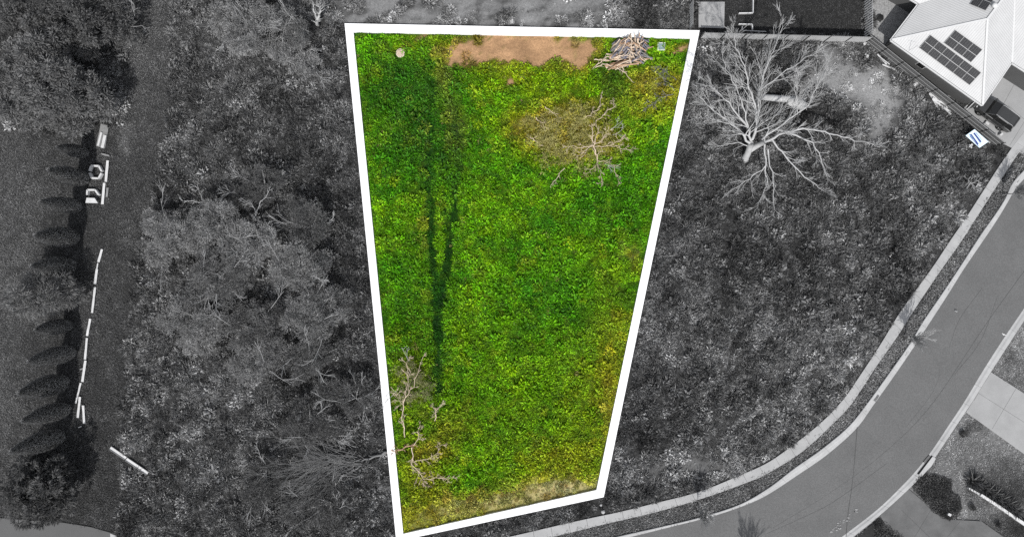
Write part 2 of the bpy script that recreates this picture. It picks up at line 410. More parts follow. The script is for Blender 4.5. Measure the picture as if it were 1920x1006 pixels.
# ------------------------------------------------------------------ GROUND: one sheet to the horizon
def ground():
    inner = lambda a, b, st: np.arange(a, b + 1e-6, st)
    ext = np.array([3, 8, 20, 50, 120, 300, 800, 2000.])
    xs = np.concatenate([(-66 - ext)[::-1], inner(-66, 66, .3), 66 + ext])
    ys = np.concatenate([(-40 - ext)[::-1], inner(-40, 40, .3), 40 + ext])
    X, Y = np.meshgrid(xs, ys, indexing='ij')
    px = X * S + 960; py = 503 - Y * S
    nx, ny = X.shape
    Z = -0.02 - 0.10 * fbm(5, X, Y, 3.0, 4)
    hard = in_any(px, py, HARD)
    Z = np.where(hard, -0.06, Z)
    co = np.stack([X, Y, Z], -1).reshape(-1, 3)
    idx = np.arange(nx * ny).reshape(nx, ny)
    q = np.stack([idx[:-1, :-1], idx[1:, :-1], idx[1:, 1:], idx[:-1, 1:]], -1).reshape(-1, 4)
    me = bpy.data.meshes.new('ground')
    me.vertices.add(len(co)); me.vertices.foreach_set('co', co.ravel().astype(np.float32))
    me.loops.add(q.size); me.loops.foreach_set('vertex_index', q.ravel().astype(np.int32))
    me.polygons.add(len(q)); me.polygons.foreach_set('loop_start', np.arange(0, q.size, 4, dtype=np.int32))
    me.polygons.foreach_set('loop_total', np.full(len(q), 4, np.int32))
    me.polygons.foreach_set('use_smooth', np.ones(len(q), bool))
    me.update()
    gv = grey_value(px, py)
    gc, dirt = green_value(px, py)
    ins = inpoly(px, py, MID)
    # soil under plants: brown in the block, grey beyond; bare soil keeps its own pale colour
    bare = sstep(98, 122, gv)
    fine = in_any(px, py, FINE)
    soil = np.where(fine, lin(gv) * .72, lin(50 + (gv - 50) * .55) * (1 - bare) + lin(gv * 1.08) * bare)
    col = np.repeat((soil * K)[..., None], 3, -1)
    gdead = np.clip((gc[..., 0] - gc[..., 1] * .90) / 32, 0, 1)[..., None]
    gsoil = lin(gc) * (np.array((.5, .42, .5)) * .7 * (1 - gdead) + .72 * gdead)
    dm = sstep(.45, .75, dirt + (fbm(95, px, py, 9, 4) - .5) * 1.0)[..., None]
    rut = fbm(98, px * .35 + py * .6, py * 1.6 - px * .25, 16, 4)
    tl = lin(np.array(TAN, float)) * K * (0.55 + .86 * fbm(97, px, py, 34, 4))[..., None] * (.62 + .74 * rut)[..., None]
    gsoil = gsoil * (1 - dm) + tl * dm
    col = np.where(ins[..., None], gsoil, col)
    a = me.attributes.new('tint', 'FLOAT_COLOR', 'POINT')
    rgba = np.concatenate([col.reshape(-1, 3), np.ones((nx * ny, 1))], -1).astype(np.float32)
    a.data.foreach_set('color', rgba.ravel())
    m, nt, out = newmat('soil')
    p = N(nt, 'ShaderNodeBsdfPrincipled', Roughness=0.95); p.inputs['Specular IOR Level'].default_value = .1
    at = N(nt, 'ShaderNodeAttribute', attribute_name='tint')
    c = mul(nt, at.outputs['Color'], ramp(nt, noise_fac(nt, 5.0, 6, .7, 'pos'), [(.3, (.72,) * 3), (.7, (1.25,) * 3)]))
    c = mul(nt, c, ramp(nt, noise_fac(nt, 22.0, 3, .6, 'pos'), [(.3, (.75,) * 3), (.7, (1.25,) * 3)]))
    nt.links.new(c, p.inputs['Base Color'])
    b = N(nt, 'ShaderNodeBump', Strength=.9, Distance=.08)
    nt.links.new(noise_fac(nt, 7, 6, .7, 'pos'), b.inputs['Height']); nt.links.new(b.outputs[0], p.inputs['Normal'])
    nt.links.new(p.outputs[0], out.inputs[0])
    me.materials.append(m)
    o = link(bpy.data.objects.new('ground', me))
    tag(o, kind='structure')
ground()

# ------------------------------------------------------------------ ribbons: paths, kerbs, road
def resample(L, n, smooth=True):
    P = np.array(L, float)
    if smooth:   # catmull-rom
        Q = [P[0]]
        E = np.vstack([2 * P[0] - P[1], P, 2 * P[-1] - P[-2]])
        for i in range(1, len(E) - 2):
            for t in np.linspace(0, 1, 9)[1:]:
                a, b, c, d = E[i - 1], E[i], E[i + 1], E[i + 2]
                Q.append(.5 * ((2 * b) + (-a + c) * t + (2 * a - 5 * b + 4 * c - d) * t * t + (-a + 3 * b - 3 * c + d) * t ** 3))
        P = np.array(Q)
    s = np.concatenate([[0], np.cumsum(np.linalg.norm(np.diff(P, axis=0), axis=1))])
    t = np.linspace(0, s[-1], n)
    return np.stack([np.interp(t, s, P[:, 0]), np.interp(t, s, P[:, 1])], -1)
def loft(name, A_, B_, n, prof, mat, parent, i0=0, i1=None, gap=0.0, closed_ends=True):
    """prof: (fraction across, height). one mesh from station i0 to i1"""
    i1 = n - 1 if i1 is None else i1
    mb = MB(); k = len(prof)
    for i in range(i0, i1 + 1):
        a = A_[i]; b = B_[i]
        if gap and i in (i0, i1):
            j = i + 1 if i == i0 else i - 1
            d = A_[j] - a; L = np.linalg.norm(d) / S + 1e-6
            a = a + d * gap / L; b = b + (B_[j] - b) * gap / L
        for f, z in prof:
            p = a * (1 - f) + b * f
            w = W(p[0], p[1], 0); mb.v.append((w.x, w.y, z))
    m = i1 - i0 + 1
    for i in range(m - 1):
        for j in range(k - 1):
            mb.f.append((i * k + j, i * k + j + 1, (i + 1) * k + j + 1, (i + 1) * k + j))
    if closed_ends:
        mb.f.append(tuple(range(k))[::-1]); mb.f.append(tuple((m - 1) * k + j for j in range(k)))
    return mb.build(name, mat, parent)
def polysheet(name, poly, z, mat, parent=None, thick=0.0):
    mb = MB(); P = pts_xy(poly)
    mb.prism([tuple(p) for p in P], z - max(thick, .03), z)
    return mb.build(name, mat, parent)
# asphalt road
nR = 90
kwi = resample(KW_I, nR); kei = resample(KE_I, nR)
road = loft('road', kwi, kei, nR, [(0, -.05), (0.0, .012), (.5, .05), (1.0, .012), (1.0, -.05)], M_asph, None)
tag(road, kind='structure')
def flip_up(o):   # make sure lofted tops face upwards
    import bmesh
    bm = bmesh.new(); bm.from_mesh(o.data); bmesh.ops.recalc_face_normals(bm, faces=bm.faces); bm.to_mesh(o.data); bm.free()
flip_up(road)
# faint seams in the asphalt
def seam(L, w, name='road_seam'):
    P = resample(L, 30)
    mb = MB()
    for i in range(29):
        a = W(*P[i], 0); b = W(*P[i + 1], 0); d = (b - a).normalized(); s_ = Vector((-d.y, d.x, 0)) * w / 2
        def zz(p): return .056
        vs = [a - s_, b - s_, b + s_, a + s_]
        mb.add([(v.x, v.y, zz(v)) for v in vs], [(0, 1, 2, 3)])
    return mb
M_seam = surf('tar_seam', A(84), .1, 4, .6, 30, .1)
M_seam2 = surf('tar_seam_faint', A(104), .1, 4, .7, 30, .1)
sm = seam([(1607, 800), (1603, 850), (1597, 910), (1590, 960), (1586, 1006)], .05).build('seam', M_seam, road)
sm = seam([(1955, 460), (1850, 605), (1745, 760), (1655, 850), (1560, 920), (1450, 988)], .035).build('seam', M_seam2, road)
for L in ([(1735, 640), (1760, 690), (1748, 735), (1700, 800)], [(1870, 560), (1840, 640), (1790, 700)], [(1440, 1000), (1520, 960), (1570, 935), (1660, 870)], [(1840, 540), (1800, 600), (1780, 650)]):
    seam([(x + random.uniform(-2, 2), y + random.uniform(-2, 2)) for x, y in L], .02).build('crack', M_seam2, road)
M_sand = surf('sandy_stain', A(158), .1, 2, .9, 8, .2)
for k in range(26):
    t_ = random.random(); p = W(1556 + 52 * t_ + random.gauss(0, 2), 998 - 42 * t_ + random.gauss(0, 3), 0); q = MB(); rr = random.uniform(.04, .16)
    q.add([(p.x + rr * math.cos(a) * random.uniform(.6, 1.6), p.y + rr * .6 * math.sin(a), .06) for a in [i_ * 1.05 for i_ in range(6)]], [(0, 1, 2, 3, 4, 5)])
    q.build('sand_trace', M_sand, road)
# footpath of cast bays
nF = 130
fl = resample(FP_L, nF); fr = resample(FP_R, nF)
# ragged edges where grass creeps over are made by the plants; the bays are plain
fp = bpy.data.objects.new('footpath', None); link(fp); tag(fp, kind='structure')
for i in range(0, nF - 1, 3):
    o = loft('concrete_bay', fl, fr, nF, [(0, -.05), (0, .045), (1, .045), (1, -.05)], M_conc, fp, i, min(i + 3, nF - 1), gap=0.012)
    flip_up(o)
def kerb(name, Aa, Bb, n, step, prof):
    k = bpy.data.objects.new(name, None); link(k); tag(k, kind='structure')
    a = resample(Aa, n); b = resample(Bb, n)
    for i in range(0, n - 1, step):
        o = loft('kerb_section', a, b, n, prof, M_kerb, k, i, min(i + step, n - 1), gap=0.008); flip_up(o)
    return k
kw = kerb('kerb', KW_O, KW_I, 100, 4, [(0, -.05), (0, .12), (.05, .135), (.38, .135), (.50, .05), (.62, .03), (1.0, .02), (1.0, -.05)])
ke = kerb('kerb', KE_I, KE_O, 90, 5, [(0, -.05), (0, .02), (.30, .035), (.52, .10), (.95, .125), (1.0, .11), (1.0, -.05)])
# driveways
def sheet_thing(name, poly, z, mat):
    o = polysheet(name, poly, z, mat); tag(o, kind='structure'); return o
de = sheet_thing('driveway', DRIVE_E, .03, M_conc_mid)
pe = sheet_thing('paved_driveway', PAVE_E, .028, M_pave)
dh = sheet_thing('driveway', DRIVE_H, .03, M_conc_mid)
lane = sheet_thing('lane', LANE_SW, .02, M_asph_old)
M_joint = surf('joint_line', A(120), .05, 3, .9)
def joint(parent, p, q, z, w=.03, mat=None):
    a = W(*p, 0); b = W(*q, 0); a.z = b.z = z + .003
    MB().bar(a, b, w, .004).build('joint', mat or M_joint, parent)
joint(de, (1834, 736), (1975, 826), .03); joint(de, (1834, 736), (1826, 750), .03); joint(de, (1905, 727), (1860, 803), .03)
joint(pe, (1690, 955), (1790, 1052), .028, mat=M_seam); joint(pe, (1745, 955), (1700, 1030), .028, mat=M_seam); joint(pe, (1800, 976), (1740, 1050), .028, mat=M_seam)
joint(dh, (1907, 148), (1876, 205), .03); joint(dh, (1925, 220), (1893, 273), .03); joint(dh, (1890, 198), (1950, 250), .03)
lk = polysheet('kerb_slab', [(207, 999), (228, 1006), (250, 1030), (209, 1030)], .05, M_kerb, lane)
gv_o = sheet_thing('gravel_yard', GRAV, .02, M_gravel)
ys = sheet_thing('yard_slab', [(1309.5, 4), (1358.5, 4), (1357.5, 53.5), (1309.5, 52)], .06, M_slab)
M_soilbed = surf('dark_mulch', A(50), .2, 3, .95, 12, .3, .5, 20)
sheet_thing('garden_bed', BED_S, .02, M_soilbed)
sheet_thing('fence_strip', [(1303, -60), (1307, -60), (1307, 56), (1303, 56)], .03, M_soilbed)
# side yard by the house wall
SIDE = [(1637, 75), (1662, 91), (1690, 104), (1752, 155), (1835, 215), (1822, 222), (1640, 92)]
sheet_thing('side_path', [(1628, 72), (1672, 78), (1845, 196), (1845, 240), (1822, 222)], .012, surf('side_path_paving', A(92), .1, 1.2, .9, 12, .08, .1))
M_pad = surf('pale_pad', A(172), .06, 2, .9, 14, .08)
sheet_thing('concrete_pad', [(1753, 144), (1756, 140), (1763, 141), (1800, 168), (1806, 178), (1797, 180), (1757, 153), (1753, 149)], .045, M_pad)

# ------------------------------------------------------------------ added white outline round the block, a graphic built as a solid band
def boundary():
    mb = MB(); z = .24
    o = [W(x, y, z) for x, y in OUT]; i = [W(x, y, z) for x, y in INN]
    vs = []
    for L in (o, i):
        for zz in (-.12, z): vs += [(p.x, p.y, zz) for p in L]
    f = []
    for k in range(4):
        k2 = (k + 1) % 4
        f += [(4 + k, 4 + k2, 12 + k2, 12 + k), (k2, k, 8 + k, 8 + k2), (k, k2, 4 + k2, 4 + k), (8 + k2, 8 + k, 12 + k, 12 + k2)]
    mb.add(vs, f)
    ob = mb.build('outline_graphic', M_white); flip_up(ob)
    tag(ob, 'broad white outline graphic added around the edge of the green weedy block', 'added outline')
boundary()

# ------------------------------------------------------------------ leaves in bulk
def leaf_quads(P, D, U, L, Wd, fold=.25):
    """diamond leaves: base P, direction D, up U, length L, width Wd -> verts (4n,3), faces (2n tris)"""
    D = D / (np.linalg.norm(D, axis=1, keepdims=True) + 1e-9)
    Sd = np.cross(D, U); Sd /= (np.linalg.norm(Sd, axis=1, keepdims=True) + 1e-9)
    Un = np.cross(Sd, D)
    L = L[:, None]; Wd = Wd[:, None]
    mid = P + D * L * .45
    v = np.stack([P, mid + Sd * Wd * .5 + Un * Wd * fold, P + D * L - Un * L * .12, mid - Sd * Wd * .5 + Un * Wd * fold], 1)
    return v.reshape(-1, 3)
def mesh_quads(name, V, C, mat, attr='tint'):
    n = len(V) // 4
    base = np.arange(n)[:, None] * 4
    T = np.concatenate([base + np.array([0, 1, 2]), base + np.array([0, 2, 3])], 1).reshape(-1)
    me = bpy.data.meshes.new(name)
    me.vertices.add(len(V)); me.vertices.foreach_set('co', V.astype(np.float32).ravel())
    me.loops.add(len(T)); me.loops.foreach_set('vertex_index', T.astype(np.int32))
    me.polygons.add(n * 2); me.polygons.foreach_set('loop_start', np.arange(0, n * 6, 3, dtype=np.int32))
    me.polygons.foreach_set('loop_total', np.full(n * 2, 3, np.int32))
    me.update()
    a = me.attributes.new(attr, 'FLOAT_COLOR', 'POINT')
    c = np.repeat(C, 4, 0); c = np.concatenate([c, np.ones((len(c), 1))], 1).astype(np.float32)
    a.data.foreach_set('color', c.ravel())
    me.materials.append(mat)
    return me
def runit(n):
    v = rng.normal(size=(n, 3)); return v / np.linalg.norm(v, axis=1, keepdims=True)
# source clumps for the plant cover (kept out of the scene, used by the scatter)
src = bpy.data.collections.new('plant_sources')
def clump(name, n, spread, hgt, L, Wd, lift, flat=0.0):
    ang = rng.random(n) * 2 * np.pi; r = spread * np.sqrt(rng.random(n))
    P = np.stack([r * np.cos(ang), r * np.sin(ang), rng.random(n) ** .8 * hgt * (1 - .6 * r / spread)], 1)
    a2 = ang + rng.normal(size=n) * .9
    el = np.clip(rng.normal(lift, .35, n), -.3, 1.4)
    D = np.stack([np.cos(a2) * np.cos(el), np.sin(a2) * np.cos(el), np.sin(el)], 1)
    U = np.tile([0, 0, 1.], (n, 1)) + rng.normal(size=(n, 3)) * .35
    V = leaf_quads(P, D, U, L * (.6 + .8 * rng.random(n)), Wd * (.6 + .8 * rng.random(n)))
    hz = P[:, 2] / max(hgt, .01)
    b = .45 + 1.25 * rng.random(n) ** 1.5
    C = np.stack([b * (.9 + .3 * rng.random(n)), b, b * (.8 + .3 * rng.random(n))], 1)
    C = np.repeat(b[:, None], 3, 1)
    me = mesh_quads(name, V, C, M_inst, 'leaf_tint')
    o = bpy.data.objects.new(name, me); src.objects.link(o)
# alphabetical order matters for the pick index: 0-2 broadleaf, 3-4 grass, 5 mat, 6-7 short lawn
clump('clump_0', 60, .30, .34, .17, .085, .45)
clump('clump_1', 50, .24, .46, .20, .075, .7)
clump('clump_2', 70, .34, .24, .14, .075, .25)
clump('clump_3', 80, .24, .08, .40, .035, .85)
clump('clump_4', 76, .32, .12, .32, .04, .5)
clump('clump_5', 40, .36, .08, .14, .09, .15)
clump('clump_6', 44, .24, .02, .11, .03, .8)
clump('clump_7', 44, .26, .03, .09, .035, .6)
def scatter(name, P, rot, scl, tint, pick, label):
    me = bpy.data.meshes.new(name)
    me.vertices.add(len(P)); me.vertices.foreach_set('co', P.astype(np.float32).ravel())
    a = me.attributes.new('tint', 'FLOAT_COLOR', 'POINT'); a.data.foreach_set('color', np.concatenate([tint, np.ones((len(P), 1))], 1).astype(np.float32).ravel())
    a = me.attributes.new('turn', 'FLOAT_VECTOR', 'POINT'); a.data.foreach_set('vector', rot.astype(np.float32).ravel())
    a = me.attributes.new('size', 'FLOAT', 'POINT'); a.data.foreach_set('value', scl.astype(np.float32))
    a = me.attributes.new('pick', 'INT', 'POINT'); a.data.foreach_set('value', pick.astype(np.int32))
    ng = bpy.data.node_groups.new(name + '_scatter', 'GeometryNodeTree')
    ng.interface.new_socket('Geometry', in_out='INPUT', socket_type='NodeSocketGeometry')
    ng.interface.new_socket('Geometry', in_out='OUTPUT', socket_type='NodeSocketGeometry')
    gi = ng.nodes.new('NodeGroupInput'); go = ng.nodes.new('NodeGroupOutput')
    ci = ng.nodes.new('GeometryNodeCollectionInfo'); ci.inputs['Collection'].default_value = src
    ci.inputs['Separate Children'].default_value = True; ci.inputs['Reset Children'].default_value = True
    ip = ng.nodes.new('GeometryNodeInstanceOnPoints'); ip.inputs['Pick Instance'].default_value = True
    def na(n_, t):
        x = ng.nodes.new('GeometryNodeInputNamedAttribute'); x.data_type = t; x.inputs['Name'].default_value = n_
        return x.outputs['Attribute']
    ng.links.new(gi.outputs[0], ip.inputs['Points']); ng.links.new(ci.outputs[0], ip.inputs['Instance'])
    ng.links.new(na('pick', 'INT'), ip.inputs['Instance Index'])
    ng.links.new(na('turn', 'FLOAT_VECTOR'), ip.inputs['Rotation'])
    ng.links.new(na('size', 'FLOAT'), ip.inputs['Scale'])
    ng.links.new(ip.outputs[0], go.inputs[0])
    o = link(bpy.data.objects.new(name, me))
    md = o.modifiers.new('scatter', 'NODES'); md.node_group = ng
    tag(o, label, name.replace('_', ' '), kind='stuff')
    return o
def jitter_grid(x0, x1, y0, y1, step):
    xs = np.arange(x0, x1, step); ys = np.arange(y0, y1, step)
    X, Y = np.meshgrid(xs, ys); X = X.ravel() + (rng.random(X.size) - .5) * step * 1.1; Y = Y.ravel() + (rng.random(Y.size) - .5) * step * 1.1
    return X, Y
def edge_dist(px, py, poly):
    d = np.full(px.shape, 1e9)
    for i in range(len(poly)):
        x1, y1 = poly[i]; x2, y2 = poly[(i + 1) % len(poly)]
        dx, dy = x2 - x1, y2 - y1; t = np.clip(((px - x1) * dx + (py - y1) * dy) / (dx * dx + dy * dy), 0, 1)
        d = np.minimum(d, np.hypot(px - x1 - t * dx, py - y1 - t * dy))
    return d
KEEP = [(215, 843, 10), (230, 853, 10), (245, 863, 10), (258, 872, 10), (272, 882, 10), (1718, 158, 9), (1745, 178, 12), (1760, 188, 14), (1775, 198, 12), (1650, 115, 10), (1665, 126, 10), (1322, 91, 8), (1334, 92, 8), (1622, 107, 8), (1828, 346, 9), (1131, 959, 7), (1127, 946, 6), (623, 38, 6), (617, 45, 6), (1465, 186, 14), (1440, 183, 12), (1495, 193, 14), (1822, 250, 12), (1835, 265, 14), (1397, 297, 7), (1450, 112, 6), (1709, 169, 6), (1329, 297, 6)]
KV = 1.75     # leaves stand in each other's shade: their colour is lighter than the area looks
def plants():
    # --- green block
    X, Y = jitter_grid(-18, 20, -29, 26, .30)
    px = X * S + 960; py = 503 - Y * S
    keep = inpoly(px, py, INN); X, Y, px, py = X[keep], Y[keep], px[keep], py[keep]
    ed = edge_dist(px, py, INN)
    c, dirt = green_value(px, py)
    dens = 1 - sstep(.35, .62, dirt + (fbm(95, px, py, 9, 4) - .5) * 1.0)
    dead = np.clip((c[:, 0] - c[:, 1] * .90) / 32, 0, 1)
    dens *= (1 - .35 * dead)
    keep = (rng.random(len(X)) < dens) & (ed > 3.5)
    keep &= np.hypot(px - 751, py - 100) > 10; keep &= np.maximum(abs(px - 1239.5), abs(py - 88)) > 9
    keep &= ~((px > 1147) & (px < 1206) & (py < 128))
    X, Y, px, py, c, dead, ed = X[keep], Y[keep], px[keep], py[keep], c[keep], dead[keep], ed[keep]
    n = len(X)
    hn = fbm(15, px, py, 13, 3)
    scl = (.5 + .95 * sstep(.35, .66, hn)) * (.65 + .7 * rng.random(n)) * (1 - .35 * dead)
    scl = np.minimum(scl, .35 + ed / 12)
    streak = shadow_streak_mask(px, py) > .4
    scl = np.where(streak, scl * .6, scl)  # plants also kept lower inside the painted shadow streaks
    pick = rng.choice([0, 1, 2, 5, 4], n, p=[.32, .2, .26, .1, .12])
    pick = np.where(rng.random(n) < dead * .7, rng.choice([3, 4], n), pick)
    t = lin(c)
    j = .6 + rng.random(n)[:, None] * .95
    yl = (rng.random(n)[:, None] - .45) * .28
    t = t * j * np.array([1, 1, 1.]) ; t[:, 0] *= (1 + yl[:, 0] * 1.2); t[:, 2] *= (.7 + .5 * rng.random(n))
    dd = dead[:, None]
    t = np.clip(t * (np.array([1.22, 1.05, .42]) * (1 - dd) + np.array([1.0, 1.03, .9]) * dd), .004, .62)
    bleach = (rng.random(n) < .012 + .05 * dead)
    t[bleach] = lin(np.array([190, 182, 112.])) * .75; scl[bleach] *= .6
    rot = np.stack([rng.normal(0, .12, n), rng.normal(0, .12, n), rng.random(n) * 6.28], 1)
    P = np.stack([X, Y, np.full(n, -.05)], 1)
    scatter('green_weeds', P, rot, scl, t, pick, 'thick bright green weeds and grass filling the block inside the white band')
    # --- grey rough paddock
    X, Y = jitter_grid(-60, 60, -33.5, 33.5, .36)
    px = X * S + 960; py = 503 - Y * S
    keep = ~inpoly(px, py, OUT) & ~in_any(px, py, HARD) & ~in_any(px, py, FINE) & ~inpoly(px, py, BED_S)
    X, Y, px, py = X[keep], Y[keep], px[keep], py[keep]
    ed = edge_dist(px, py, OUT); v = grey_value(px, py)
    efp = edge_dist(px, py, FP_L + FP_R[::-1])
    bare = sstep(98, 122, v) * np.where((py < 60) & (px < 1290), .9, .3)
    pale = sstep(96, 116, v) > .5
    keep = (rng.random(len(X)) > bare) & (ed > 4) & (efp > 3.5) & ~((px < 250) & (py < 240) & (rng.random(len(X)) < .5))
    X, Y, px, py, v, ed, bare, efp, pale = [a[keep] for a in (X, Y, px, py, v, ed, bare, efp, pale)]
    n = len(X)
    ca, sa = math.cos(R_(38)), math.sin(R_(38)); qa = px * ca - py * sa; qb = px * sa + py * ca
    v = v + (fbm(17, px, py, 60, 4) - .5) * 44 + (fbm(18, qa * .33, qb, 12, 4) - .5) * np.where(pale, 45, 72)
    hn = fbm(16, qa * .4, qb, 12, 3)
    scl = (.5 + .9 * sstep(.35, .66, hn)) * (.65 + .7 * rng.random(n)) * (1 - .45 * bare)
    scl = np.where(pale, scl * .62, scl)
    for kx, ky, kr in KEEP: scl = np.where(np.hypot(px - kx, py - ky) < kr, scl * .4, scl)
    scl = np.minimum(scl, .35 + ed / 12); scl = np.where(efp < 9, scl * .6, scl)
    t = lin(np.clip(v, 34, 160)) * (.55 + 1.0 * rng.random(n)) * np.where(pale, 2.1, 3.1)
    bl = (rng.random(n) < .03) & ~pale
    t = np.where(bl, lin(165.) * (.7 + .6 * rng.random(n)), t)
    t = np.repeat(t[:, None], 3, 1)
    pick = rng.choice([0, 1, 2, 3, 4, 5], n, p=[.10, .08, .12, .28, .30, .12])
    pick = np.where(pale & (rng.random(n) < .85), rng.choice([4, 7, 7, 6], n), pick)
    rot = np.stack([rng.normal(0, .15, n), rng.normal(0, .15, n), rng.random(n) * 6.28], 1)
    scatter('paddock_weeds', np.stack([X, Y, np.full(n, -.05)], 1), rot, scl, t, pick, 'rough grey weeds and grass covering the ground on both sides of the block')
    # --- short lawns
    X, Y = jitter_grid(-60, 60, -33.5, 33.5, .30)
    px = X * S + 960; py = 503 - Y * S
    HE = [HEDGE_E]
    keep = in_any(px, py, FINE) & ~in_any(px, py, HARD) & ~in_any(px, py, HE) & ~inpoly(px, py, BED_S)
    X, Y, px, py = X[keep], Y[keep], px[keep], py[keep]
    v = grey_value(px, py); verge = inpoly(px, py, VERGE); east = inpoly(px, py, EAST); yard = inpoly(px, py, YARD)
    keep = (rng.random(len(X)) > sstep(110, 160, v) * .6)
    X, Y, px, py, v, verge, east, yard = [a[keep] for a in (X, Y, px, py, v, verge, east, yard)]
    n = len(X)
    v = v + (fbm(19, px, py, 30, 4) - .5) * np.where(yard, 10, 34) + np.where(verge, 26, 0)
    t = lin(np.clip(v, 34, 190)) * (1 + (rng.random(n) - .5) * np.where(yard, .2, .6)) * np.where(yard, 2.6, 2.5)
    scl = (.8 + .5 * rng.random(n)) * np.where(yard, .7, 1) * np.where(east, .8, 1) * np.where(verge, 1.35, 1)
    pick = rng.choice([6, 7], n)
    rot = np.stack([rng.normal(0, .1, n), rng.normal(0, .1, n), rng.random(n) * 6.28], 1)
    scatter('lawn_grass', np.stack([X, Y, np.full(n, -.05)], 1), rot, scl, np.repeat(t[:, None], 3, 1), pick, 'short grass of the mown strip, verges, back yard and front lawns')
    # --- dark ground cover by the kerb inlet
    X, Y = jitter_grid(38, 52, -29, -20, .2)
    px = X * S + 960; py = 503 - Y * S
    keep = inpoly(px, py, HEDGE_E) | (inpoly(px, py, BED_S) & (rng.random(len(X)) < .5)); X, Y = X[keep], Y[keep]; n = len(X)
    t = np.repeat((lin(62.) * 1.9 * (.7 + .7 * rng.random(n)))[:, None], 3, 1)
    scatter('ground_cover', np.stack([X, Y, np.full(n, 0.0)], 1), np.stack([0 * X, 0 * X, rng.random(n) * 6.28], 1), .6 + .5 * rng.random(n), t, rng.choice([2, 5, 4], n), 'dark low ground cover planted behind the kerb inlet on the far side of the road')
    # loose gravel stones
plants()

# ------------------------------------------------------------------ bare branches
def grow(segs, p, d, L, r, depth, spread=.55, n_kids=3, up=.08, wig=.22, rmin=.012, shrink=.62):
    """recursive branch; segs gets polylines (points, radii)"""
    k = max(3, int(3 + L * .8)); pts = [p.copy()]; rad = [r]; q = p.copy(); dd = d.normalized()
    for i in range(k):
        dd = (dd + Vector((random.gauss(0, wig), random.gauss(0, wig), random.gauss(0, wig) + up)) * .6).normalized()
        q = q + dd * L / k
        if q.z < .12: q.z = .12; dd.z = abs(dd.z) * .5 + .05
        pts.append(q.copy()); rad.append(max(rmin, r * (1 - .62 * (i + 1) / k)))
    segs.append((pts, rad))
    if depth <= 0: return
    for j in range(n_kids + (1 if random.random() < .4 else 0)):
        t = random.uniform(.3, 1.0); i = min(k, max(1, int(t * k)))
        a = (pts[i] - pts[i - 1]).normalized()
        side = Vector((random.gauss(0, 1), random.gauss(0, 1), random.gauss(0, .5))); side -= side.dot(a) * a
        if side.length < 1e-3: continue
        side.normalize()
        nd = (a + side * random.uniform(spread * .6, spread * 1.5)).normalized()
        grow(segs, pts[i], nd, L * shrink * random.uniform(.7, 1.2), max(rmin, rad[i] * .62), depth - 1, spread, n_kids, up, wig, rmin, shrink)
def build_segs(name, segs, mat, parent, n=4, label=None):
    mb = MB()
    for pts, rad in segs:
        mb.tube(pts, rad, n if max(rad) < .05 else 7, cap=max(rad) > .05)
    o = mb.build(name, mat, parent, smooth=True)
    if label: o['label'] = label
    return o
def limb(nodes, r0, r1, depth=3, L=2.0, every=1, spread=.6, kids=2, up=.05, rmin=.013, wig=.2):
    """nodes: (px,py,z) traced; grows side branches"""
    P = [W(*nd) for nd in nodes]; segs = []; pts = []
    for i in range(len(P) - 1):
        m = 4
        for k in range(m):
            t = k / m; q = P[i].lerp(P[i + 1], t)
            if pts: q += Vector((random.gauss(0, .07), random.gauss(0, .07), random.gauss(0, .05)))
            pts.append(q)
    pts.append(P[-1]); n = len(pts)
    rad = [r0 + (r1 - r0) * i / (n - 1) for i in range(n)]
    segs.append((pts, rad))
    for i in range(2, n, every):
        a = (pts[i] - pts[i - 1]).normalized()
        for _ in range(1 if i < n - 1 else 2):
            side = Vector((random.gauss(0, 1), random.gauss(0, 1), random.gauss(0, .6))); side -= side.dot(a) * a; side.normalize()
            nd = (a + side * random.uniform(.35, .95)).normalized()
            f = 1 - .45 * i / n
            grow(segs, pts[i], nd, L * f * random.uniform(.6, 1.2), max(rmin, rad[i] * .55), depth, spread, kids, up, wig, rmin)
    return segs
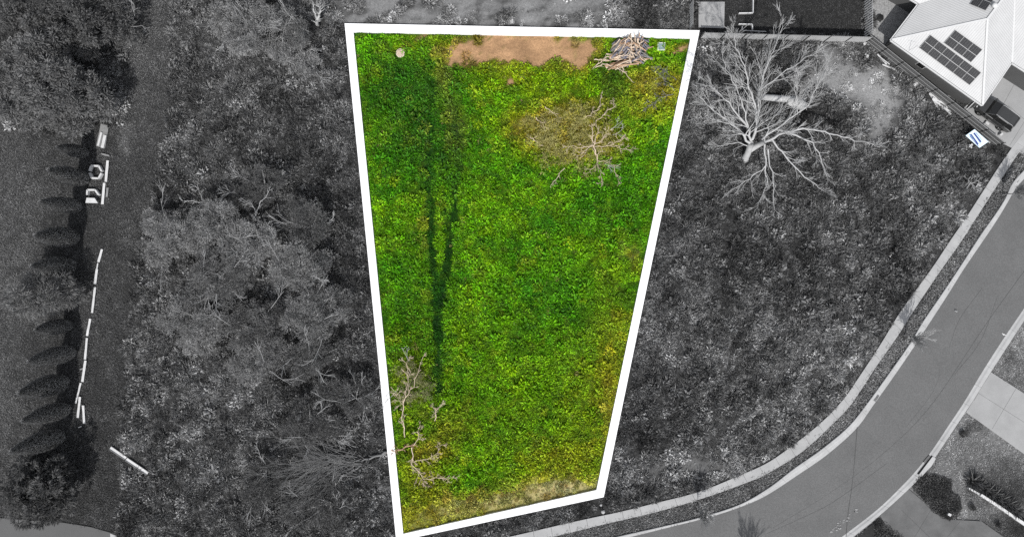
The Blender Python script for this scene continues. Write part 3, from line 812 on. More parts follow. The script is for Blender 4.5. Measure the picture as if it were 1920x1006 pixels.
def dead_tree():
    t = thing('dead_tree', 'large pale leafless dead tree sprawling beside the steel boundary fence', 'tree', W(1397, 298, 0))
    inv = t.location.copy()
    def put(o): o.location = -inv; return o
    mb = MB(); mb.tube([W(1396, 299, -.1), W(1397, 297, .3), W(1402, 288, 1.2), W(1406, 276, 2.2), W(1408, 268, 2.8)], [.42, .36, .32, .30, .26], 10)
    mb.tube([W(1405, 282, 1.4), W(1418, 274, 2.2), W(1434, 266, 3.0)], [.30, .28, .24], 9)
    put(mb.build('trunk', M_bark, t, smooth=True))
    LM = [
     ([(1406, 268, 2.8), (1387, 246, 3.8), (1359, 225, 4.6), (1332, 202, 5.2), (1311, 182, 5.6)], .19, .04),
     ([(1408, 264, 2.8), (1405, 246, 3.8), (1387, 217, 4.6), (1359, 185, 5.4), (1332, 160, 6)], .18, .04),
     ([(1410, 262, 2.9), (1418, 236, 4), (1418, 203, 5), (1405, 167, 6), (1398, 132, 6.8), (1384, 96, 7.2), (1377, 67, 7.5)], .20, .03),
     ([(1418, 236, 3.6), (1423, 205, 5), (1423, 174, 6), (1434, 132, 7), (1448, 96, 7.4), (1468, 50, 7.8)], .18, .03),
     ([(1434, 266, 3.0), (1470, 250, 3.4), (1502, 241, 3.7), (1545, 246, 3.6), (1591, 260, 3.2), (1640, 272, 2.6)], .20, .03),
     ([(1480, 250, 3.3), (1523, 266, 3.0), (1538, 296, 2.6), (1550, 330, 2)], .13, .03),
     ([(1448, 262, 3.0), (1473, 293, 2.6), (1509, 332, 2.0), (1545, 358, 1.4)], .14, .03),
     ([(1434, 270, 2.8), (1434, 310, 2.4), (1437, 346, 1.9), (1420, 385, 1.2)], .13, .03),
     ([(1440, 280, 2.7), (1450, 339, 2.2), (1452, 392, 1.3)], .11, .025),
     ([(1434, 312, 2.4), (1405, 335, 1.9), (1370, 355, 1.2)], .09, .025),
     ([(1428, 262, 3.0), (1480, 221, 4.2), (1509, 203, 5), (1530, 167, 6), (1546, 134, 6.6)], .14, .03),
     ([(1423, 172, 6.0), (1473, 132, 6.6), (1524, 104, 7)], .10, .025),
     ([(1404, 276, 2.2), (1384, 267, 2.6), (1342, 274, 2.4)], .10, .025),
     ([(1405, 246, 3.9), (1395, 200, 5.2), (1372, 150, 6.3), (1355, 110, 7)], .12, .025),
     ([(1495, 215, 4.6), (1490, 180, 5.4), (1492, 150, 6)], .07, .02),
     ([(1434, 268, 3), (1440, 235, 3.8), (1466, 200, 4.6)], .09, .025),
    ]
    for nodes, r0, r1 in LM:
        low = nodes[-1][2] < 3
        segs = limb(nodes, r0 * .68, r1 * .7, depth=2, L=1.7 if low else 2.9, spread=.42, kids=2 if low else 3, rmin=.011, up=.015, wig=.11)
        # keep the white band free of twigs, as on the photograph
        keep = []
        for pts, rad in segs:
            ok = True
            for q in pts:
                k = H / (H - q.z); px = q.x * k * S + 960; py = 503 - q.y * k * S
                if px < 1312 - (py - 57) * .206 + 4 and px > 1250: ok = False
            if ok: keep.append((pts, rad))
        put(build_segs('limb', keep, M_bark, t))
    # fallen log beside it
    l = thing('fallen_log', 'thick bleached log lying on the ground behind the big dead tree', 'log', W(1465, 186, 0))
    mb = MB(); mb.tube([W(1426, 182, .35), W(1450, 184, .36), W(1480, 186, .34), (W(1494, 186, .30))], [.30, .34, .33, .28], 12)
    o = mb.build('trunk', M_bark, l, smooth=True); o.location = -l.location
    st = thing('root_plate', 'pale torn root plate beside the fallen log', 'stump', W(1495, 193, 0))
    mb = MB()
    mb.tube([W(1478, 190, .5), W(1490, 192, .75), W(1504, 197, .5), W(1510, 200, .2)], [.28, .62, .5, .22], 9)
    for k in range(9):
        a = k * .7; c = W(1497, 194, .4)
        mb.tube([c, c + Vector((math.cos(a) * .7, math.sin(a) * .6, .1)), c + Vector((math.cos(a) * 1.2, math.sin(a) * 1.0, -.1))], [.12, .07, .03], 5)
    o = mb.build('roots', M_bark, st, smooth=True); o.location = -st.location
dead_tree()
def simple_branches(name, label, cat, base, limbs, mat, depth=1, L=.9, rmin=.014, group=None, kids=2):
    t = thing(name, label, cat, W(*base[:2], 0), group=group)
    for nodes, r0, r1 in limbs:
        o = build_segs('limb', limb(nodes, r0, r1, depth=depth, L=L * 1.25, kids=kids, rmin=rmin * .8, wig=.12, up=.01), mat, t); o.location = -t.location
    return t
t = simple_branches('dead_tree', 'small bare grey dead tree standing in the green block', 'tree', (1121, 303), [
    ([(1121, 303, .1), (1117, 288, .8), (1113, 275, 1.3), (1111, 262, 1.9), (1111, 240, 2.3)], 0.072, 0.017), ([(1113, 275, 1.3), (1121, 241, 2.2)], 0.036, 0.014),
    ([(1113, 272, 1.4), (1130, 262, 1.9), (1139, 245, 2.2)], 0.036, 0.014), ([(1111, 272, 1.4), (1090, 276, 1.6), (1063, 275, 1.8)], 0.036, 0.014),
    ([(1110, 274, 1.3), (1096, 283, 1.2), (1083, 293, 1.0)], 0.030, 0.014), ([(1115, 275, 1.3), (1145, 274, 1.5), (1160, 262, 1.7), (1172, 257, 1.8)], 0.030, 0.014),
    ([(1145, 274, 1.5), (1168, 278, 1.3), (1182, 281, 1.2)], 0.024, 0.014), ([(1121, 303, .3), (1115, 314, .5), (1101, 325, .4)], 0.036, 0.014),
    ([(1121, 303, .3), (1126, 322, .5), (1127, 341, .4)], 0.030, 0.014), ([(1121, 301, .4), (1140, 306, .6), (1153, 316, .6), (1159, 339, .4)], 0.036, 0.014)], M_twig_brown, 1, .7)
for k, (lb, nodes) in enumerate([
    ('forked bleached branch lying above the small dead tree, left of its twin', [(1093, 224, .5), (1112, 212, .6), (1126, 200, .7), (1127, 178, .6)]),
    ('forked bleached branch lying right above the small dead tree', [(1117, 228, .5), (1134, 213, .6), (1150, 200, .6), (1150, 190, .6)]),
    ('thin bare branch lying left of the olive patch top', [(1022, 200, .5), (1036, 210, .5), (1046, 226, .5)]),
    ('thin bare branch lying mid left of the olive patch', [(1005, 220, .5), (1018, 232, .5), (1026, 241, .5)]),
    ('short bare branch low on the left of the olive patch', [(994, 256, .5), (1004, 263, .5), (1011, 271, .5)]),
    ('single bare branch hanging below the olive patch', [(1059, 315, .5), (1046, 330, .5), (1033, 347, .4)])]):
    simple_branches('dead_branch', lb, 'branch', nodes[0], [(nodes, .045, .02)], M_twig_brown, 1, .45, group='dead branches on the olive patch')
# fallen tree at the lower left of the block
t = simple_branches('fallen_tree', 'big fallen dead tree lying across the lower left edge of the block', 'tree', (741, 845), [
    ([(726, 848, .08), (736, 845, .06), (744, 843, .1), (762, 838, .5), (778, 833, .5)], .10, .07)], M_log_brown, 1, .6)
ex = [([(759, 819, .7), (755, 783, 1.1), (759, 747, 1.4), (775, 726, 1.6), (793, 669, 1.9)], 0.060, 0.014), ([(760, 745, 1.4), (765, 706, 1.7), (764, 676, 1.9)], 0.030, 0.014),
      ([(775, 835, .7), (787, 822, .8), (784, 806, .9)], 0.042, 0.014), ([(772, 838, .6), (775, 869, .6), (793, 898, .6), (820, 896, .7), (846, 895, .6)], 0.054, 0.014),
      ([(775, 866, .6), (800, 860, .6), (818, 850, .7), (828, 833, .7)], 0.030, 0.014), ([(783, 880, .6), (790, 900, .5), (797, 910, .4)], 0.024, 0.014), ([(757, 760, 1.3), (748, 752, 1.4), (744, 735, 1.5)], 0.018, 0.011)]
for nodes, r0, r1 in ex:
    o = build_segs('limb', limb(nodes, r0, r1, depth=2, L=1.0, kids=2, rmin=.011, wig=.14), M_twig_brown, t); o.location = -t.location
o = build_segs('limb', limb([(727, 847, .1), (700, 856, .4), (670, 862, .5), (640, 870, .6)], .13, .06, depth=1, L=1.0), M_bark_mid, t); o.location = -t.location
for a0, y0 in ((0, 862), (1, 850), (2, 870), (3, 876), (4, 866), (5, 858), (6, 880)):
    segs = []
    for q in range(9):
        p = W(640 + random.uniform(-20, 40), y0 + random.uniform(-14, 14), .7)
        ang = math.pi + random.uniform(-.55, .75)
        grow(segs, p, Vector((math.cos(ang), math.sin(ang), random.uniform(0, .25))), random.uniform(3.0, 6.0), .03, 2, .4, 2, .02, .16, .012, .6)
    o = build_segs('branch_fan', segs, M_bark_mid, t); o.location = -t.location
simple_branches('dead_branch', 'pale forked branch standing in weeds left of the long painted shadow streak', 'branch', (815, 787), [([(815, 788, .2), (817, 778, .6), (817, 769, .9), (810, 760, 1.2)], .05, .02), ([(817, 769, .9), (826, 762, 1.2), (829, 756, 1.4)], .035, .018)], M_twig_brown, 1, .5)
simple_branches('dead_branch', 'fine grey twigs of a fallen branch by the right edge of the block', 'branch', (1240, 185), [([(1262, 176, .3), (1245, 182, .4), (1225, 190, .5), (1216, 199, .4)], .04, .015), ([(1264, 170, .3), (1256, 158, .4), (1240, 146, .5), (1234, 135, .4)], .04, .015), ([(1268, 150, .3), (1252, 140, .4), (1238, 128, .4)], .03, .014)], M_bark_mid, 2, .8)

# ------------------------------------------------------------------ leafy crowns
def crown_pts(lumps, n_clump, n_leaf, cr, L, Wd, val, spread_val=.35, under=.15, out_bias=.6, seedv=None):
    """lumps: (x,y,z,rx,ry,rz) in metres; clusters of leaves on their skins. returns verts, colours"""
    lumps = np.array(lumps, float); w = lumps[:, 3] * lumps[:, 4]; w /= w.sum()
    k = rng.choice(len(lumps), n_clump, p=w); lp = lumps[k]
    d = runit(n_clump); d[:, 2] = np.where(rng.random(n_clump) > under, abs(d[:, 2]), d[:, 2])
    rr = .55 + .5 * rng.random((n_clump, 1)) ** .6
    C = lp[:, :3] + d * lp[:, 3:6] * rr
    ct = val * (1 + (rng.random(n_clump) - .5) * 2 * spread_val)
    Cc = np.repeat(C, n_leaf, 0); dc = np.repeat(d, n_leaf, 0); n = len(Cc)
    u = runit(n); D = u + dc * out_bias; off = u * cr * rng.random((n, 1)) ** .5 * .6
    U = np.tile([0, 0, 1.], (n, 1)) + runit(n) * .5
    V = leaf_quads(Cc + off, D, U, L * (.6 + .8 * rng.random(n)), Wd * (.6 + .8 * rng.random(n)), .1)
    col = np.repeat(ct, n_leaf) * (1 + (rng.random(n) - .5) * .4)
    return V, col
def crown_obj(name, V, col, parent, tint=(1, 1, 1)):
    V = V.copy(); V[:, 2] = np.maximum(V[:, 2], .03)
    loc = np.array(parent.location); V -= loc
    C = col[:, None] * np.array(tint)[None]
    o = bpy.data.objects.new(name, mesh_quads(name, V, np.clip(C, 0, .7), M_leaf)); link(o, parent)
    return o
def trunk_obj(parent, a, b, r0, r1, mat=None):
    a, b = Vector(a), Vector(b)
    m = a.lerp(b, .5) + Vector((random.gauss(0, .1), random.gauss(0, .1), 0))
    o = MB().tube([a, m, b], [r0, (r0 + r1) / 2, r1], 8).build('trunk', mat or M_bark_dark, parent, smooth=True)
    o.location = -parent.location
    return o
def tree(name, label, base, lumps, n_clump, n_leaf, cr, L, Wd, val, group=None, twigs=0, tint=(1, 1, 1), **kw):
    """lumps given as (px,py,z, r px, rz m)"""
    b = W(base[0], base[1], 0)
    t = thing(name, label, 'tree', b, group=group)
    LL = []
    for px, py, z, r, rz in lumps:
        c = W(px, py, z); rm = r / S * (H - z) / H
        if r > 18:
            LL.append((c.x, c.y, c.z - rz * .25, rm * .72, rm * .72, rz * .8))
            m = int(5 + r / 8)
            for q in range(m):
                a = 6.28 * q / m + random.uniform(-.3, .3); d_ = rm * random.uniform(.45, .82); f = random.uniform(.26, .42)
                LL.append((c.x + d_ * math.cos(a), c.y + d_ * math.sin(a), c.z + rz * random.uniform(-.35, .5), rm * f, rm * f, rz * random.uniform(.4, .7)))
        else: LL.append((c.x, c.y, c.z, rm, rm, rz))
    twigs = int(twigs * .3 + .5); V, col = crown_pts(LL, n_clump, n_leaf, cr, L, Wd, float(lin(float(val))), **kw)
    crown_obj('crown', V, col, t, tint)
    top = Vector(LL[0][:3])
    trunk_obj(t, (b.x, b.y, -.1), top, .16 + .02 * top.z, .06)
    segs = []
    for l in (LL[::3] if name != 'olive_bush' else []):
        c = Vector(l[:3]); s_ = Vector((b.x, b.y, .4)).lerp(top, .5)
        segs.append(([s_, s_.lerp(c, .6), c + Vector((0, 0, l[5] * .4))], [.08, .05, .025]))
    for k in range(twigs):
        l = random.choice(LL); c = Vector(l[:3]) + Vector((random.gauss(0, l[3] * .4), random.gauss(0, l[3] * .4), l[5] * random.uniform(.2, .9)))
        d = Vector((c.x - b.x + random.gauss(0, 1.0), c.y - b.y + random.gauss(0, 1.0), random.uniform(.2, 1)))
        grow(segs, c, d, random.uniform(1.2, 2.6), .028, 2, .5, 2, .05, .2, .012)
    o = build_segs('branches', segs, M_bark if twigs else M_bark_dark, t); o.location = -t.location; o['kind'] = 'stuff'
    return t
# the spreading trees in the upper left corner
tree('spreading_tree', 'big dark spreading tree by the left edge above the row of slender conifers', (140, 195), [(105, 165, 4.5, 62, 2.6), (45, 130, 4.5, 55, 2.4), (165, 180, 3.6, 42, 2.0), (60, 195, 3.4, 52, 2.0), (130, 215, 2.8, 46, 1.6), (190, 190, 2.6, 28, 1.4), (5, 180, 4, 50, 2.0), (80, 110, 4.6, 40, 2)],
     1500, 22, .55, .34, .10, 112, spread_val=.3)
tree('spreading_tree', 'dark straggly tree in the top left corner behind the big spreading tree', (170, 60), [(130, 30, 4.0, 55, 2.2), (60, 15, 4.2, 50, 2.0), (185, 55, 3.4, 36, 1.8), (160, 85, 2.8, 26, 1.2), (90, 50, 3.4, 36, 1.5), (10, 20, 4, 40, 2)],
     900, 20, .5, .30, .09, 96, spread_val=.35)
tree('spreading_tree', 'low grey tree at the left end of the mown strip, top edge', (235, 45), [(225, 30, 2.2, 34, 1.3), (245, 70, 1.6, 20, 1.0), (190, 5, 2.6, 36, 1.4)], 240, 18, .4, .26, .08, 96, twigs=8)
tree('round_tree', 'dense round dark tree in the bottom left corner', (100, 897), [(76, 915, 3.0, 64, 3.0), (76, 915, 2.0, 70, 2.2), (70, 920, 3.4, 40, 2.6)], 760, 30, .45, .36, .11, 92, spread_val=.2, under=.05, out_bias=1.1)
tree('feathery_tree', 'pale feathery pine half way down the row of slender conifers', (110, 549), [(70, 553, 3.6, 40, 1.6), (30, 556, 5.0, 24, 1.2), (105, 545, 2.6, 36, 1.4), (75, 575, 2.6, 30, 1.2), (130, 550, 1.6, 24, 1.0), (95, 530, 2.4, 26, 1)], 330, 24, .6, .50, .05, 128, spread_val=.35, out_bias=.8)
# the grey scrub in the middle left
scrub = [
 ('pale scrub tree nearest the mown strip on its upper side', (335, 440), [(330, 440, 2.2, 46, 1.4), (300, 420, 1.6, 30, 1.0), (300, 475, 1.4, 30, 1)], 118, 10),
 ('pale scrub tree with long bare twigs above the dark hollow', (420, 420), [(410, 420, 2.8, 50, 1.6), (380, 450, 2.0, 34, 1.2)], 116, 16),
 ('twiggy scrub tree right beside the dark hollow', (490, 452), [(480, 450, 3.0, 46, 1.6), (450, 480, 2.4, 40, 1.4)], 124, 18),
 ('grey rounded scrub tree between the dark hollow and the white band', (590, 425), [(580, 425, 2.4, 44, 1.3), (560, 400, 1.8, 34, 1.2)], 84, 6),
 ('pale bushy scrub tree below the dark hollow', (560, 505), [(560, 505, 2.8, 48, 1.5), (540, 490, 2.2, 30, 1.2), (595, 490, 1.8, 30, 1)], 112, 8),
 ('grey scrub tree with white branching twigs in the middle of the thicket', (430, 520), [(420, 520, 3.0, 56, 1.6), (380, 540, 2.2, 34, 1.2)], 98, 24),
 ('broad pale scrub tree in the thicket, nearest the white band', (585, 590), [(580, 590, 2.8, 52, 1.6), (620, 570, 2.0, 36, 1.2)], 110, 10),
 ('scrub tree on the lower left flank of the thicket, pale topped', (370, 595), [(360, 590, 2.4, 48, 1.4), (400, 615, 1.8, 34, 1.0)], 112, 5),
 ('small round pale scrub bush at the lower left corner of the thicket', (375, 640), [(368, 635, 1.8, 30, 1.2)], 124, 2),
 ('scrub tree in the centre of the lower thicket', (480, 620), [(470, 610, 2.6, 50, 1.5), (510, 595, 2.0, 34, 1.1)], 92, 8),
 ('pale scrub tree at the foot of the thicket', (490, 680), [(480, 675, 2.2, 44, 1.4), (520, 660, 1.8, 34, 1.1), (450, 690, 1.6, 24, 1.0)], 112, 6),
 ('low scrub tree between the thicket foot and the white band', (580, 680), [(575, 675, 1.8, 40, 1.2), (610, 650, 1.4, 30, 1.0)], 90, 10),
 ('sparse scrub tree with upright white twigs above the thicket', (500, 350), [(495, 345, 1.8, 40, 1.2), (460, 370, 1.4, 30, .9)], 82, 18),
 ('sparse twiggy bush beside the white band, low on the left', (670, 745), [(665, 745, 1.4, 36, .9), (620, 730, 1.2, 30, .8)], 84, 22),
 ('twiggy bush left of the fallen tree, upper side', (590, 790), [(575, 790, 1.4, 44, .9), (620, 800, 1.2, 30, .8)], 82, 26),
 ('pale fluffy scrub tree at the top edge, left one', (470, 70), [(455, 75, 2.8, 38, 1.5), (490, 40, 2.6, 36, 1.4)], 120, 18),
 ('pale fluffy scrub bush at the top edge near the short path', (430, 25), [(430, 25, 2.0, 28, 1.2), (415, 45, 1.4, 20, 1)], 118, 8),
 ('grey fluffy scrub tree between the pale ones and the grey stump', (560, 70), [(555, 65, 2.2, 30, 1.3), (530, 30, 2.2, 28, 1.2)], 104, 10),
 ('pale round bush low in the upper scrub group', (535, 105), [(530, 102, 1.6, 24, 1.1), (510, 90, 1.4, 22, 1.0)], 122, 3),
 ('pale wiry bush nearest the upper left corner of the white band', (575, 120), [(572, 118, 1.2, 28, .8)], 126, 12),
 ('scrub bush at the left foot of the fallen branches', (500, 880), [(500, 890, 1.2, 40, .9), (480, 930, 1.0, 30, .8)], 78, 10),
 ('grey scrub bush at the bottom edge under the fallen branches', (620, 940), [(620, 940, 1.1, 50, .8), (560, 960, 1.0, 36, .8)], 80, 24),
]
for lb, base, lumps, val, tw in scrub:
    area = sum(l[3] ** 2 for l in lumps)
    tree('scrub_tree', lb, base, lumps, int(60 + area * .085), 26, .52, .24, .04, val * 1.18 , group='scrub trees left of the block', twigs=tw, spread_val=.6)
# olive scrub in the block
tree('olive_bush', 'low dry olive coloured bush around the small dead tree', (1075, 255), [(1060, 255, .5, 62, .7), (1005, 240, .4, 42, .5), (1110, 240, .5, 44, .6), (1030, 290, .4, 36, .5), (1090, 295, .4, 44, .5), (1140, 270, .4, 30, .5)], 560, 16, .45, .17, .035, 226, tint=(.56, .52, .19), spread_val=.45, twigs=10)
tree('olive_bush', 'sparse dry bush behind the fallen tree at the left edge of the block', (768, 700), [(768, 700, .8, 30, .7), (790, 730, .6, 26, .6), (760, 740, .6, 24, .6)], 160, 16, .35, .17, .045, 200, tint=(.42, .42, .20), twigs=8)
# stump with limbs near the top
t = simple_branches('dead_stump', 'pale forked dead stump beside the upper left corner of the white band', 'stump', (595, 45), [([(595, 46, .2), (595, 38, 1.4), (598, 28, 2.2), (600, 18, 2.8), (594, 8, 3.2)], .2, .04), ([(594, 38, 1.4), (589, 22, 2.4), (588, 5, 3.2)], .09, .03), ([(600, 18, 2.8), (607, 12, 3.0)], .05, .02)], M_bark, 0, .8)
# dead twig sprays in the middle thicket (the white forked ones)
for lb, limbs in [
   ('white forked branch sticking up right of the dark hollow', [([(560, 419, 1.2), (576, 403, 1.8), (586, 390, 2.2), (590, 375, 2.6)], .06, .02), ([(576, 403, 1.8), (594, 392, 2.4)], .03, .02)]),
   ('long white bent branch reaching right from the dark hollow', [([(561, 424, 1.2), (585, 427, 1.6), (605, 420, 2.0), (620, 416, 2.2), (624, 405, 2.4)], .06, .02)]),
   ('white curved branch at the right rim of the dark hollow', [([(502, 458, 2.6), (510, 445, 2.9), (508, 428, 3.2), (502, 420, 3.3)], .06, .02)]),
   ('pale branch leaning over the dark hollow from above', [([(475, 410, 2.0), (490, 380, 2.6), (505, 356, 3.0)], .05, .02), ([(480, 400, 2.2), (470, 380, 2.6), (455, 378, 2.8)], .04, .02)]),
   ('long pale branch reaching left out of the thicket', [([(410, 398, 2.0), (385, 385, 2.2), (360, 377, 2.4), (342, 376, 2.5)], .05, .02), ([(385, 385, 2.2), (375, 360, 2.5), (367, 350, 2.6)], .03, .015)]),
   ('drooping white twigs at the lower right of the thicket', [([(575, 655, 1.2), (585, 665, 1.3), (598, 675, 1.2)], .04, .02), ([(578, 655, 1.2), (582, 672, 1.2), (592, 680, 1.1)], .035, .02)]),
   ('pale forked branch right of the lower thicket', [([(583, 605, 1.8), (598, 612, 1.9), (612, 626, 1.8)], .05, .02), ([(598, 612, 1.9), (615, 605, 2.1), (630, 600, 2.2)], .04, .02)]),
   ('curved white branch standing alone left of the fallen branches', [([(476, 905, .3), (490, 885, .9), (491, 860, 1.3), (482, 838, 1.5)], .05, .02)])]:
    simple_branches('dead_branch', lb, 'branch', limbs[0][0][0], limbs, M_bark, 1, .7, group='white dead branches in the scrub')

# slender conifers
def slender_mesh():
    n = 5200
    t = rng.random(n) ** .9; a = rng.random(n) * 2 * np.pi
    rad = 1.0 * np.clip(np.sin(np.clip(t * 1.25 + .28, 0, 1.53) * np.pi / 1.53) ** .8, 0, 1) * (1 - .35 * t)
    rad *= (.86 + .2 * rng.random(n)) 
    P = np.stack([rad * np.cos(a), rad * np.sin(a), .15 + t * 5.9], 1)
    D = np.stack([np.cos(a) * .5, np.sin(a) * .5, 1.0 + 0 * a], 1) + runit(n) * .35
    U = np.stack([np.cos(a), np.sin(a), .3 + 0 * a], 1)
    V = leaf_quads(P, D, U, .26 * (.6 + .8 * rng.random(n)), .10 * (.6 + .8 * rng.random(n)), .1)
    c = float(lin(162)) * (.5 + .8 * rng.random(n))
    return mesh_quads('slender_crown', V, np.repeat(c[:, None], 3, 1), M_leaf)
sl_me = slender_mesh()
core = MB().lathe((0, 0, 0), [(.35, .2), (.72, .9), (.74, 2.0), (.6, 3.3), (.36, 4.6), (.1, 5.7)], 10).mesh('slender_core', M_bark_dark)
stem = MB().tube([(0, 0, -.1), (0, 0, .7)], [.13, .11], 7).mesh('slender_stem', M_bark_dark)
tips = [(107, 272, .75), (89, 322, .95), (76, 377, .95), (65, 440, 1.0), (58, 497, 1.0), (65, 617, .85), (58, 674, 1.0), (34, 737, 1.1), (38, 793, 1.1), (22, 851, 1.15)]
words = ['topmost small', 'second', 'third', 'fourth', 'fifth', 'sixth, thin', 'seventh', 'eighth', 'ninth', 'tenth and lowest']
for (tx, ty, s_), wd in zip(tips, words):
    h = 6.1 * s_; w = W(tx, ty, h)
    t = thing('slender_conifer', f'{wd} from the top in the row of slender dark conifers at the left', 'tree', (w.x, w.y, 0), random.random() * 6, 'row of slender conifers')
    w_ = random.uniform(.78, 1.04); t.scale = (s_ * w_, s_ * w_ * random.uniform(.92, 1.06), s_); t.rotation_euler = (random.gauss(0, .03), random.gauss(0, .03), random.random() * 6)
    for nm, me in (('crown', sl_me), ('inner_crown', core), ('trunk', stem)):
        link(bpy.data.objects.new(nm, me), t)
# young street trees
def street_tree(base, lb, h=3.6):
    t = thing('street_tree', lb, 'tree', W(*base, 0), group='young bare street trees on the verge')
    segs = []
    trunk_obj(t, W(*base, -.05), W(*base, 0) + Vector((0, 0, 1.4)), .05, .04, M_bark_mid)
    p = W(*base, 0) + Vector((0, 0, 1.3))
    for k in range(26):
        a = random.random() * 6.28; e = random.uniform(.15, .75)
        grow(segs, p + Vector((0, 0, random.random() * .8)), Vector((math.cos(a) * e, math.sin(a) * e, 1)), (h - 1.8) * random.uniform(.7, 1.1), .03, 2, .3, 3, .08, .1, .016, .6)
    o = build_segs('branches', segs, M_bark, t); o.location = -t.location
    sheet = MB().lathe((0, 0, 0), [(.42, -.03), (.42, .012), (.3, .03)], 12).build('mulch_ring', M_soilbed, t)
for base, lb in (((1694, 628), 'small bare street tree half way along the inside of the road bend'), ((1306, 948), 'small bare street tree at the bottom of the road bend near the frame edge'), ((1879, 366), 'small bare street tree on the verge by the right edge near the drain')):
    street_tree(base, lb)
# a taller bare tree just south of the road throws its shadow on the asphalt
t = thing('street_tree', 'taller bare tree beyond the bottom edge whose shadow falls on the road', 'tree', W(1400, 1075, 0))
segs = []
trunk_obj(t, W(1400, 1075, -.05), W(1400, 1075, 0) + Vector((0, 0, 2.2)), .16, .12, M_bark_mid)
for k in range(14):
    a = random.random() * 6.28; e = random.uniform(.1, .4)
    grow(segs, W(1400, 1075, 0) + Vector((0, 0, 1.6 + random.random())), Vector((math.cos(a) * e, math.sin(a) * e, 1)), 3.4, .05, 2, .25, 3, .1, .08, .02, .6)
o = build_segs('branches', segs, M_bark_mid, t); o.location = -t.location

# ------------------------------------------------------------------ fences
def fence(label, p0, p1, n, h, mat, post_mat, rails=True, base_shift=(0, 0), lap=0.0, ribs=10):
    a = W(*p0, 0); b = W(*p1, 0)
    t = thing('steel_fence', label, 'fence', a)
    d = (b - a); L = d.length; u = d.normalized(); nn = Vector((-u.y, u.x, 0))
    step = L / n
    ang = math.atan2(u.y, u.x)
    # one ribbed panel, shared
    m = MB(); k = ribs * 4
    for i in range(k + 1):
        x = .04 + (step - .08) * i / k
        y = .018 if (i % 4) in (1, 2) else -.018
        m.v += [(x, y, .05), (x, y, h)]
    for i in range(k): m.f.append((2 * i, 2 * i + 2, 2 * i + 3, 2 * i + 1))
    pm = m.mesh('fence_panel', mat)
    rm = MB().box((step / 2, .035, h - .02), (step - .07, .05, .05)).mesh('fence_rail', M_rail)
    rm2 = MB().box((step / 2, .05, 0), (step - .08, .04, .05)).mesh('fence_batten', M_rail)
    po = MB().box((0, 0, h / 2), (.07, .10, h + .02)).mesh('fence_post', post_mat)
    for i in range(n + 1):
        o = bpy.data.objects.new('post', po); link(o, t); o.location = (u * step * i); o.rotation_euler = (0, 0, ang)
    for i in range(n):
        off = u * step * i
        for nm, me, z in (('panel', pm, 0), ('rail', rm, 0)) + ((('batten', rm2, h * .33), ('batten', rm2, h * .66)) if rails else ()):
            o = bpy.data.objects.new(nm, me); link(o, t); o.location = off + Vector((0, 0, z)); o.rotation_euler = (0, 0, ang)
    return t
fence('dark steel panel fence running diagonally between the house and the paddock', (1863, 273), (1616, 75), 8, 1.7, M_fence, M_post)
fence('pale steel panel fence along the bottom of the neighbours back yard', (1622, 80), (1312, 72), 8, 1.75, M_fence_l, M_post, rails=False)
fence('short pale steel fence running up from the white band at the yard corner', (1292, 58), (1292, -40), 2, 1.7, M_fence_l, M_post, rails=False)
def slat_fence():
    t = thing('slat_fence', 'open timber slat fence between the back yard lawn and the gravel', 'fence', W(1620, 72, 0))
    y0, y1 = W(0, 72).y, W(0, -20).y; x = W(1620, 0).x
    sl_ = MB().box((0, 0, .9), (.03, .12, 1.7)).mesh('slat', M_plank)
    n = int((y1 - y0) / .26)
    for i in range(n):
        o = bpy.data.objects.new('slat', sl_); link(o, t); o.location = Vector((x, y0 + .1 + i * .26, 0)) - t.location
    for z in (.3, .95, 1.6):
        o = MB().bar((x + .035, y0, z), (x + .035, y1, z), .04, .06).build('rail', M_rail, t); o.location = -t.location
slat_fence()

# ------------------------------------------------------------------ house
def roof_mat():
    m, nt, out = newmat('ribbed_roof')
    p = N(nt, 'ShaderNodeBsdfPrincipled', Roughness=.5); p.inputs['Specular IOR Level'].default_value = .3
    uv = N(nt, 'ShaderNodeUVMap', uv_map='UVMap')
    wv = N(nt, 'ShaderNodeTexWave', wave_type='BANDS', bands_direction='X', Scale=1.4, Distortion=0.0)
    nt.links.new(uv.outputs[0], wv.inputs['Vector'])
    base = N(nt, 'ShaderNodeRGB'); base.outputs[0].default_value = (.535, .535, .535, 1)
    c = mul(nt, base.outputs[0], ramp(nt, noise_fac(nt, .7, 5, .6, 'pos'), [(.3, (.94,) * 3), (.7, (1.04,) * 3)]))
    c = mul(nt, c, ramp(nt, wv.outputs['Fac'], [(.0, (.82,) * 3), (.35, (1,) * 3)]))
    nt.links.new(c, p.inputs['Base Color'])
    b = N(nt, 'ShaderNodeBump', Strength=.5, Distance=.02); nt.links.new(wv.outputs['Fac'], b.inputs['Height'])
    nt.links.new(b.outputs[0], p.inputs['Normal'])
    nt.links.new(p.outputs[0], out.inputs[0]); return m
M_roof = roof_mat()
M_cell = None
def pv_mat():
    m, nt, out = newmat('solar_cells')
    p = N(nt, 'ShaderNodeBsdfPrincipled', Roughness=.25); p.inputs['Specular IOR Level'].default_value = .5
    uv = N(nt, 'ShaderNodeUVMap', uv_map='UVMap')
    br = N(nt, 'ShaderNodeTexBrick'); br.offset = 0.0
    br.inputs['Color1'].default_value = (.022, .022, .024, 1); br.inputs['Color2'].default_value = (.03, .03, .032, 1)
    br.inputs['Mortar'].default_value = (.16, .16, .16, 1); br.inputs['Scale'].default_value = 1
    br.inputs['Brick Width'].default_value = 1 / 6; br.inputs['Row Height'].default_value = 1 / 4; br.inputs['Mortar Size'].default_value = .006
    nt.links.new(uv.outputs[0], br.inputs['Vector']); nt.links.new(br.outputs['Color'], p.inputs['Base Color'])
    nt.links.new(p.outputs[0], out.inputs[0]); return m
